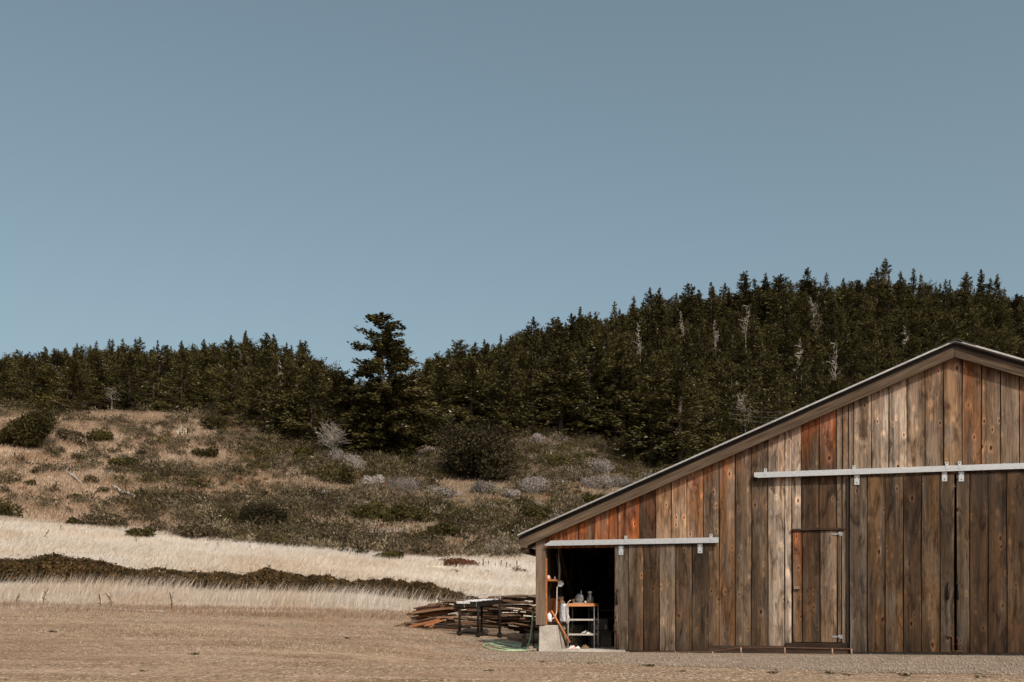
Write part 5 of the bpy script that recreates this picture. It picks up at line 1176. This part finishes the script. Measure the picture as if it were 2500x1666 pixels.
for i, (px, py, wpx, hpx, mt, lab) in enumerate((
    (245, 1082, 42, 40, 'scrubgreen', 'green bush on the upper left slope right of the windswept cypress'),
    (170, 1080, 38, 40, 'scrub', 'grey-green bush touching the windswept cypress'),
    (520, 1052, 40, 42, 'scrubgreen', 'green bush at the wood edge above the slope'),
    (815, 1180, 62, 62, 'scrubgreen', 'wide green bush below the bare white tree'),
    (740, 1120, 32, 34, 'scrubgreen', 'small green bush left of the bare white tree'),
    (505, 1120, 34, 30, 'scrubgreen', 'dark bush in the middle of the upper left slope'),
    (300, 1140, 40, 26, 'scrubgreen', 'low dark bush on the bleached upper left slope'),
    (20, 1270, 46, 56, 'scrubgreen', 'dark bush cut by the left photo edge above the pale field'),
    (180, 1222, 22, 18, 'scrubgreen', 'small round bush alone on the bare left slope'),
    (75, 1186, 14, 16, 'scrubgreen', 'tiny dark bush alone on the far left slope'),
    (185, 1290, 22, 30, 'scrubgreen', 'rounded bush at the left of the scrub margin above the pale field'),
    (250, 1292, 60, 56, 'scrub', 'wide grey-green bush at the scrub margin above the pale field'),
    (335, 1316, 38, 34, 'scrubgreen', 'bush furthest down the pale field on the left'),
    (475, 1318, 45, 42, 'scrub', 'rounded greyish bush at the lower scrub margin'),
    (1000, 1275, 58, 48, 'scrubgreen', 'green bush in the scrub below the large rounded bush'),
    (905, 1268, 60, 50, 'scrubgreen', 'bright green spreading bush left in the lower scrub'),
    (1080, 1310, 48, 40, 'scrubgreen', 'green bush in the lower scrub above the red thicket'),
    (1300, 1270, 60, 50, 'scrubgreen', 'wide green bush just above the barn eave'),
    (1365, 1145, 34, 40, 'scrubgreen', 'green bush right of the large rounded bush'),
    (1450, 1235, 42, 34, 'scrubgreen', 'green bush behind the barn roof slope'),
    (950, 1372, 40, 34, 'scrubgreen', 'green bush lowest in the scrub beside the pale field'),
    (1550, 1110, 40, 45, 'scrubgreen', 'green bush under the dark forest edge beside the barn roof'),
    (880, 1120, 26, 24, 'scrubgreen', 'small bush at the foot of the big pine'))):
    q = onground(px, py); mp_ = q[1] / F; put('hillside_bush', bush(520 + i, wpx * mp_, wpx * mp_ * 0.8, hpx * mp_, int(700 + wpx * 22), 0.26 if q[1] > 85 else 0.2, mt, 6, 0.3), px, py, lab)
for i, (px, py, wpx, hpx, lab) in enumerate((
    (822, 1130, 22, 34, 'pale grey leafless shrub right under the bare white tree'), (865, 1150, 32, 32, 'pale grey leafless shrub below the big pine'), (905, 1190, 26, 26, 'grey leafless shrub left of the middle of the slope'),
    (990, 1205, 38, 40, 'wide grey leafless shrub left of the large rounded bush'), (1300, 1205, 38, 40, 'grey leafless shrub right of the large rounded bush'), (1475, 1160, 26, 34, 'grey leafless shrub above the barn eave near the forest'),
    (1455, 1195, 36, 34, 'wide grey leafless shrub above the barn eave'), (1505, 1190, 30, 28, 'grey leafless shrub nearest the barn roof'), (1250, 1215, 20, 20, 'small grey leafless shrub under the large rounded bush'), (1310, 1088, 22, 26, 'grey leafless shrub at the forest foot'), (1175, 1205, 30, 30, 'thin grey shrub right under the large rounded bush'), (1080, 1215, 30, 24, 'low grey shrub left under the large rounded bush'))):
    q = onground(px, py); mp_ = q[1] / F; put('leafless_shrub', bush(560 + i, 1.2 * wpx * mp_, wpx * mp_, 1.2 * hpx * mp_, int(2200), 0.17, 'scrubgrey', 5, 0.9, 0, 0.3, 30), px, py, lab, 'shrub')
q = onground(1112, 1384); mp_ = q[1] / F
put('red_thicket', bush(590, 82 * mp_, 30 * mp_, 25 * mp_, 6000, 0.12, 'scrubrust', 9, 0.8, 0, 0.2), 1112, 1384, 'low rust-red thicket in the pale field behind the board pile', 'thicket')
for i, (px, py, w_, h__, lab) in enumerate(((1270, 1402, 22, 16, 'small rust-red tuft right beside the barn eave in the pale field'), (1100, 1400, 36, 9, 'long thin rusty tuft in the pale field below the red thicket'), (1295, 1380, 24, 7, 'rusty tuft by the barn corner above the others'), (1185, 1403, 14, 12, 'small dark tuft in the pale field right of the long one'), (1280, 1442, 30, 7, 'faint rusty tuft just above the board pile'), (1024, 1382, 12, 10, 'lone dark tuft left of the red thicket'))):
    q = onground(px, py); mp_ = q[1] / F; put('rusty_tuft', bush(595 + i, w_ * mp_, w_ * 0.5 * mp_, (h__ + 6) * mp_, 900, 0.08, 'scrubrust', 5, 0.8, 0, 0.2), px, py, lab, 'tuft')
# pale stump and fallen logs
q = onground(443, 1062); m = MB(); rg = np.random.default_rng(2)
for k in range(13):
    x = (k - 6) * 0.115; m.tube([(x, rg.uniform(-.2, .2), -0.1), (x + rg.uniform(-.05, .05), rg.uniform(-.2, .2), rg.uniform(0.8, 1.55) * (1 - abs(x) * 0.35))], [0.085, 0.03], 5)
o = m.build('broken_stump', simple('bleached_stump', (0.62, 0.54, 0.43), (0.36, 0.29, 0.22), 0.9, 3, stretch=(4, 4, 1)), None, tuple(q)); tag(o, 'splintered pale stump standing at the top of the grassy slope', 'stump')
for (a, b, lab) in (((152, 1148), (200, 1186), 'bleached fallen log on the upper left slope'), ((275, 1196), (350, 1232), 'long bleached fallen log lower on the left slope')):
    A1 = onground(*a); B1 = onground(*b); m = MB(); n = 8; rg = np.random.default_rng(a[0])
    m.tube([tuple((A1 + (B1 - A1) * k / n - A1) + np.array([0, 0, 0.22 + rg.uniform(-.06, .10)])) for k in range(n + 1)], [0.16 - 0.012 * k for k in range(n + 1)], 7)
    for k in range(5): p0 = (B1 - A1) * (0.2 + 0.16 * k); m.tube([tuple(p0 + [0, 0, 0.2]), tuple(p0 + [rg.uniform(-.3, .3), rg.uniform(-.3, .3), rg.uniform(0.45, 0.8)])], [0.05, 0.015], 5)
    o = m.build('fallen_log', M['greylog'], None, tuple(A1)); tag(o, lab, 'log')
a, b = onground(30, 1481), onground(405, 1497)
m = MB(); m.tube([tuple((b - a) * k / 12 + [0, 0, float(H(*(a + (b - a) * k / 12)[:2])) - (a + (b - a) * k / 12)[2] + 0.03]) for k in range(13)], 0.035, 6)
o = m.build('edging_pole', M['greylog'], None, tuple(a)); tag(o, 'long thin pale pole lying along the foot of the tall grass', 'pole')
# small fence stakes in the field
for i, px in enumerate((1143, 1150, 1158, 1168, 1180, 1193, 1210, 1222, 1236, 1245, 1262)):
    q = onground(px, 1384 + (px - 1143) * 0.05); m = MB(); hgt = 0.22 + 0.13 * ((i * 5) % 3); m.box(-0.035, 0.035, -0.03, 0.03, 0, hgt + 0.1)
    o = m.build('field_stake', M['greylog'] if i < 4 else M['bark'], None, tuple(q), (0, R((i * 37) % 13 - 6), 0)); tag(o, 'short pale stake in the field beside the red thicket' if i < 4 else 'short dark stake in the field row running towards the barn', 'stake', 'field stakes pale' if i < 4 else 'field stakes dark')
# power lines in front of the forest
for i, (ya, yb) in enumerate(((998, 992), (1010, 1008), (1022, 1019))):
    a, b = pt(1780, ya, 105), pt(2030, yb, 100); m = MB(); n = 10
    m.tube([(a[0] + (b[0] - a[0]) * k / n, a[1] + (b[1] - a[1]) * k / n, a[2] + (b[2] - a[2]) * k / n - 0.5 * math.sin(math.pi * k / n)) for k in range(n + 1)], 0.011, 4)
    o = m.build('overhead_wire', M['wire']); tag(o, ['topmost thin wire strung before the forest above the roof', 'middle thin wire strung before the forest above the roof', 'lowest thin wire strung before the forest above the roof'][i], 'wire')

# --- scatter helpers
def sample(n, px0, px1, D0, D1, mask, seed):
    rg = np.random.default_rng(seed); out = []
    got = 0
    while got < n:
        k = n * 2; D = np.sqrt(rg.uniform(D0 ** 2, D1 ** 2, k)); px = rg.uniform(px0, px1, k); x = (px - 1250) / F * D
        z = H(x, D); gy = HOR - (z - HC) * F / D; ok = mask(px, gy, D, x, rg)
        P = np.stack([x, D, z], -1)[ok]; out.append(P); got += len(P)
        if len(P) == 0: break
    return np.concatenate(out)[:n]
def blades(name, P, h, wd, mat, seed, lean=(0.25, 0.0), spread=0.3, hmod=None, droop=0.5):
    rg = np.random.default_rng(seed); n = len(P); hh = h * rg.uniform(0.55, 1.3, n) * (1 if hmod is None else hmod)
    a = rg.uniform(0, math.pi, n); s = np.stack([np.cos(a), np.sin(a), np.zeros(n)], -1) * (wd * rg.uniform(0.6, 1.4, n))[:, None] / 2
    ln = np.stack([lean[0] + rg.normal(0, spread, n), lean[1] + rg.normal(0, spread, n), np.zeros(n)], -1) * hh[:, None]
    up = np.array([0, 0, 1.0]) * hh[:, None]
    b0, b1 = P - s, P + s; m0, m1 = P + up * 0.55 + ln * 0.35 - s * 0.8, P + up * 0.55 + ln * 0.35 + s * 0.8; tp = P + up * (1 - 0.12 * droop) + ln
    V = np.stack([b0, b1, m1, m0, tp], 1).reshape(-1, 3); i = np.arange(n) * 5
    Fq = [np.stack([i, i + 1, i + 2, i + 3], -1), np.stack([i + 3, i + 2, i + 4], -1)]
    lv = np.repeat(rg.random(n), 5)
    me = quick_mesh(name, V, Fq, mat, attrs={'leaf': ('F', lv)}); return new_obj(name, me)
yardline = lambda px: np.interp(px, *YARD); scl = lambda px: np.interp(px, *SCRUBLOW); frl = lambda px: np.interp(px, *FORLOW)
def barnfree(x, y): u = (x - XF) * CT - (y - YF) * ST; v = (x - XF) * ST + (y - YF) * CT; ed_ = np.interp(u, [q[0] for q in ap_pts[3:11]], [q[1] for q in ap_pts[3:11]]); return ~((u > uL - 0.9) & (v > ed_ - 0.05 + 0.22 * np.sin(u * 2.3) * np.sin(u * 5.1 + 1)) & (v < DEP + 0.6) & (u < uRt + 2))
def patchy(x, y, f=0.35, ph=0.0): return 0.5 + 0.25 * np.sin(x * f + 1.7 * np.sin(y * f * 0.7 + ph)) + 0.25 * np.sin(y * f * 1.3 + 2.1 * np.sin(x * f * 0.55 + ph))
# stubble lying on the yard
P = sample(260000, -60, 2560, 8.5, 34, lambda px, gy, D, x, rg: (gy > yardline(px) - 4) & barnfree(x, D) & (rg.random(len(px)) < patchy(x, D, 1.3) * 0.9 + 0.05), 41)
rg = np.random.default_rng(42); n = len(P)
P = P + np.array([0, 0, 0.008])
ax = np.stack([np.cos(t0 := rg.normal(0, 0.7, n)), np.sin(t0), rg.normal(0.05, 0.14, n)], -1)
V = cards(P, ax, np.array([0, 0, 1.0]) + rg.normal(0, 0.45, (n, 3)), rg.uniform(0.012, 0.065, n), rg.uniform(0.003, 0.007, n))
o = new_obj('straw_litter', quick_mesh('straw_litter', V, np.arange(4 * n).reshape(n, 4), M['stubble'], attrs={'leaf': ('F', np.repeat(rg.random(n), 4))})); tag(o, 'scattered cut straw lying over the dusty yard', 'straw', kind='stuff')
P = sample(26000, -60, 1600, 15, 34, lambda px, gy, D, x, rg: (gy > yardline(px) - 4) & barnfree(x, D) & (rg.random(len(px)) < patchy(x, D, 0.9, 2.0) ** 2), 43)
o = blades('short_grass', P, 0.035, 0.007, M['stubble'], 44, (0.3, 0), 0.6); tag(o, 'short dry grass tufts on the trampled yard', 'grass', kind='stuff')
P = sample(30000, -120, 1330, 22, 34, lambda px, gy, D, x, rg: (gy < yardline(px) + 14 * patchy(x, D, 1.1) + rg.normal(0, 3, len(px))) & (gy > yardline(px) - 12) & barnfree(x, D), 245)
o = blades('edge_grass', P, 0.13, 0.012, M['hillgrass'], 246, (0.3, 0.0), 0.4); tag(o, 'short tan grass along the ragged edge of the yard', 'grass', kind='stuff')
# tall front band
P = sample(110000, -120, 1330, 24, 35.6, lambda px, gy, D, x, rg: (gy < yardline(px) + rg.normal(0, 3, len(px))) & barnfree(x, D), 45)
ramp_in = np.clip((yardline(1250 + F * P[:, 0] / P[:, 1]) - ground_y(P[:, 0], P[:, 1])) / 14, 0.2, 1)
o = blades('tall_grass', P, 0.38, 0.016, M['tallstraw'], 46, (0.28, 0.0), 0.16, hmod=ramp_in * (0.75 + 0.5 * patchy(P[:, 0], P[:, 1], 0.8))); tag(o, 'band of tall straw-coloured grass between the yard and the brambles', 'grass', kind='stuff')
P = sample(5000, -120, 1250, 28, 36.2, lambda px, gy, D, x, rg: (gy < yardline(px) - 6) & barnfree(x, D) & (rg.random(len(px)) < patchy(x, D, 0.7, 1.0) ** 2), 145)
o = blades('seed_heads', P, 0.72, 0.012, M['tallstraw'], 146, (0.32, 0.0), 0.14); tag(o, 'taller wispy grass stems rising in front of the brambles', 'grass', kind='stuff')
# pale field behind the brambles
P = sample(230000, -120, 1480, 37.5, 96, lambda px, gy, D, x, rg: (gy > scl(px) - 6) & barnfree(x, D) & ~((np.abs(px - 1112) < 74) & (gy > 1382) & (gy < 1392)), 47)
o = blades('pale_field_grass', P, 0.40, 0.030, M['straw'], 48, (0.35, 0.0), 0.22, hmod=0.6 + 0.7 * patchy(P[:, 0], P[:, 1], 0.25)); tag(o, 'pale sunlit meadow of dry grass beyond the brambles', 'grass', kind='stuff')
# tan grass on the hill
P = sample(170000, -120, 1750, 66, 190, lambda px, gy, D, x, rg: (gy < scl(px) + 3) & (gy > frl(px) - 6) & (rg.random(len(px)) < 1.15 - 0.65 * sstep(300, 1000, px)), 49)
o = blades('hill_grass', P, 0.42, 0.055, M['hillgrass'], 50, (0.3, 0.0), 0.3, hmod=0.6 + 0.7 * patchy(P[:, 0], P[:, 1], 0.3)); tag(o, 'tan dry grass covering the open slope', 'grass', kind='stuff')
# scrub: many small leafy clumps in one mass
def scrub_mass(n, mask, seed, mat, name, label, csz, r0, r1, hz, per):
    def mask2(px, gy, D, x, rg):
        ok = mask(px, gy, D, x, rg)
        for ex_x, ex_y, ex_r in EXC: ok &= (x - ex_x) ** 2 + ((D - ex_y + 0.9 * ex_r) / 1.5) ** 2 > (ex_r * 1.12 + 0.4) ** 2
        return ok
    C0 = sample(n, -120, 1760, 66, 185, mask2, seed); rg = np.random.default_rng(seed + 1); n = len(C0)
    R_ = rg.uniform(r0, r1, n) * rg.choice([0.7, 1.0, 1.5], n, p=[0.4, 0.4, 0.2]); K = per
    d = unit(rg.normal(0, 1, (n, K, 3))); d[..., 2] = np.abs(d[..., 2]); rr = (0.45 + 0.55 * rg.random((n, K, 1)))
    P = C0[:, None, :] + d * rr * R_[:, None, None] * np.array([1, 1, hz]); P[..., 2] += 0.05
    lv = np.clip(rg.normal(0.40, 0.17, (n, K)) + rg.normal(0, 0.24, (n, 1)), 0, 1).ravel(); P = P.reshape(-1, 3); dd = d.reshape(-1, 3); k = len(P)
    cm = np.repeat(rg.uniform(0.65, 1.5, n), K)
    V = cards(P, rg.normal(0, 1, (k, 3)) + dd + [0, 0, 0.5], dd + rg.normal(0, 0.7, (k, 3)), cm * csz * rg.uniform(0.6, 2.0, k), cm * csz * rg.uniform(0.15, 0.5, k))
    o = new_obj(name, card_mesh(name, V, [M[mat]], lv)); tag(o, label, 'scrub', kind='stuff'); return o
def dens(px, gy, D, x, f=0.22, ph=0.0):
    t_ = np.clip((scl(px) - gy) / 60, 0, 1); base = 0.22 + 0.95 * sstep(150, 820, px + (gy - 1150) * 0.9 * (px < 700)); return base * (0.08 + 1.5 * patchy(x, D, f, ph) ** 1.8)
inz = lambda px, gy: (gy < scl(px) - 2) & (gy > frl(px) - 14)
scrub_mass(4600, lambda px, gy, D, x, rg: inz(px, gy) & (rg.random(len(px)) < dens(px, gy, D, x)), 60, 'scrub', 'coastal_scrub', 'grey-brown scrub mottling the hillside below the forest', 0.22, 0.5, 1.35, 1.05, 125)
scrub_mass(620, lambda px, gy, D, x, rg: inz(px, gy) & (rg.random(len(px)) < dens(px, gy, D, x, 0.16, 3.0) ** 2), 64, 'scrubgreen', 'green_scrub', 'olive green scrub scattered through the grey-brown hillside', 0.22, 0.8, 1.9, 0.75, 230)
scrub_mass(190, lambda px, gy, D, x, rg: inz(px, gy) & (px > 780) & (rg.random(len(px)) < dens(px, gy, D, x, 0.2, 5.0) ** 2), 68, 'scrubgrey', 'grey_scrub', 'pale grey twiggy scrub on the right part of the hillside', 0.17, 0.5, 1.2, 0.9, 150)
scrub_mass(260, lambda px, gy, D, x, rg: inz(px, gy) & (rg.random(len(px)) < dens(px, gy, D, x, 0.13, 1.0) ** 2), 70, 'scrubrust', 'rusty_scrub', 'rust-brown twigs between the scrub on the hillside', 0.18, 0.4, 0.9, 0.7, 80)
# bramble hedge
rg = np.random.default_rng(77); n = 90000; px = rg.uniform(-150, 1165, n); cD = np.interp(px, [-150, 0, 500, 1000, 1165], [36.9, 37.2, 37.7, 39.2, 40.2])
topy = np.interp(px, [-150, 0, 60, 110, 210, 260, 330, 400, 520, 600, 650, 740, 860, 960, 1010, 1080, 1165], [1368, 1368, 1372, 1368, 1366, 1378, 1394, 1398, 1404, 1402, 1396, 1410, 1418, 1420, 1424, 1438, 1462])
x = (px - 1250) / F * cD; gz = H(x, cD); hgt = np.clip(HC + (HOR - topy) / F * cD - gz, 0.08, 2.2) * (1 + 0.10 * np.sin(x * 2.3) * np.sin(x * 0.9 + 1) + 0.04 * np.sin(x * 5.1 + np.sin(x * 2.2)) + 0.05 * np.sin(x * 11.3))
hw = np.interp(px, [-150, 900, 1165], [2.2, 1.7, 0.7]); th_ = rg.uniform(0, math.pi, n); rr = 1 - 0.22 * rg.random(n) ** 2
y = cD - np.cos(th_) * hw * rr; z = H(x, y) * 0 + gz + np.sin(th_) ** 0.6 * hgt * rr + rg.normal(0, 0.035, n); z = np.maximum(z, H(x, y) + 0.03)
nn = np.stack([np.zeros(n), -np.cos(th_), np.sin(th_)], -1) + rg.normal(0, 0.6, (n, 3)); P = np.stack([x + rg.normal(0, 0.03, n), y, z], -1)
V = cards(P, rg.normal(0, 1, (n, 3)) + [0, 0, 0.3], nn, rg.uniform(0.06, 0.17, n), rg.uniform(0.035, 0.10, n))
ps = []
for k in range(1100):
    i = int(rg.integers(0, n)); 
    if math.sin(th_[i]) < 0.75: continue
    b = P[i]; e = b + np.array([rg.normal(0, 0.25), rg.normal(0, 0.2), rg.uniform(0.05, 0.22)]); ps.append(([b - [0, 0, 0.1], (b + e) / 2 + [0, 0, 0.08], e], 0.009, 0.005))
ex_ = limbs(ps, 3)
# dark core so that the hedge is not see-through
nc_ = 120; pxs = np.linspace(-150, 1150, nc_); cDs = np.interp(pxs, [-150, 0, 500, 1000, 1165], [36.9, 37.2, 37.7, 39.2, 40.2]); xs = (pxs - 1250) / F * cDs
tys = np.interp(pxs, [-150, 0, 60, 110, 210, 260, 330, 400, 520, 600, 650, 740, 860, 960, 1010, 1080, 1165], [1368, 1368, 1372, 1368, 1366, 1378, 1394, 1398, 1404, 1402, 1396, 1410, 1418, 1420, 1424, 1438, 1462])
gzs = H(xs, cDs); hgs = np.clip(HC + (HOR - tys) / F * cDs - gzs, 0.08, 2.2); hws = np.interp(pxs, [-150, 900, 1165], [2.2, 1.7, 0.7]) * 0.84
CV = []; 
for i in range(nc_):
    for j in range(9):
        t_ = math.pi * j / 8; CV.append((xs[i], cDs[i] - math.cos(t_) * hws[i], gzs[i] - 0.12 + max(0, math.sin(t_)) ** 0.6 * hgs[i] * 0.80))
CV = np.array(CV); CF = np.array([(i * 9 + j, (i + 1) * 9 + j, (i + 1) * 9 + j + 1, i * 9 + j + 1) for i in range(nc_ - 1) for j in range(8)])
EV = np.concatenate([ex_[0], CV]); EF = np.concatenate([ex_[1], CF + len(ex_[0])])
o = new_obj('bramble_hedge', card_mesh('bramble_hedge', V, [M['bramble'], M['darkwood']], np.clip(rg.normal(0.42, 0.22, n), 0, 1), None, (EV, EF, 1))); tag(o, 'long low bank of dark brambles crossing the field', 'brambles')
q = at(405, 36.4); me = bush(611, 0.55, 0.35, 0.55, 420, 0.10, 'straw', 5, 0.4); o = new_obj('dry_flower_clump', me, None, (q[0], q[1], q[2] + 0.30)); tag(o, 'pale dried flower clump at the front of the bramble bank', 'flowers')
# dead weed stalks at the grass edge
stalk = dead_tree(801, 0.55, 0.12, 12, 3, 0.3, 0.9, 'sack', 0.22)
for i, (px, py, s) in enumerate(((42, 1478, 1.0), (105, 1480, 1.1), (243, 1487, 1.0), (272, 1489, 1.2), (418, 1492, 1.0), (150, 1300, 1.6), (108, 1322, 1.6), (530, 1345, 1.4), (612, 1350, 1.3), (335, 1330, 1.5))):
    o = new_obj('weed_stalk', stalk, None, tuple(onground(px, py)), (0.12 * math.sin(i * 3), 0.25 * math.sin(i * 2.3), i * 1.1)); o.scale = (s * 1.3, s * 1.3, s * (0.6 + 0.35 * math.sin(i * 1.9) ** 2))
    tag(o, 'brown dead weed stalk at the edge of the yard and tall grass' if py > 1400 else 'brown dead weed stalk standing in the pale field', 'weed', 'weed stalks at the yard edge' if py > 1400 else 'weed stalks in the pale field')

# small weed tufts along the ragged edge of the apron and on the yard
wt = bush(701, 0.07, 0.10, 0.035, 60, 0.03, 'scrub', 3, 0.8, 0, 0.2)
for i, (px, py, s_) in enumerate(((1580, 1627, 1.3), (1662, 1640, 0.8), (2030, 1646, 1.2), (2075, 1650, 0.9), (2210, 1652, 1.4), (1880, 1644, 1.0), (1320, 1617, 0.8), (1440, 1622, 0.7), (2400, 1656, 1.1), (850, 1560, 1.2), (1190, 1640, 0.9), (470, 1600, 1.2), (130, 1545, 1.3), (640, 1530, 1.0), (350, 1640, 0.8))):
    D = (HC * F) / (py - HOR) if px > 1250 else D_for(px, py, 8, 30)
    o = new_obj('weed_tuft', wt, None, tuple(at(px, D)), (0, 0, i * 1.3)); o.scale = (s_, s_, s_ * 0.8)
    tag(o, 'small dark weed tuft at the front edge of the gritty apron' if px > 1250 else 'small dark weed tuft on the open dusty yard', 'weed', 'weed tufts along the apron' if px > 1250 else 'weed tufts on the yard')
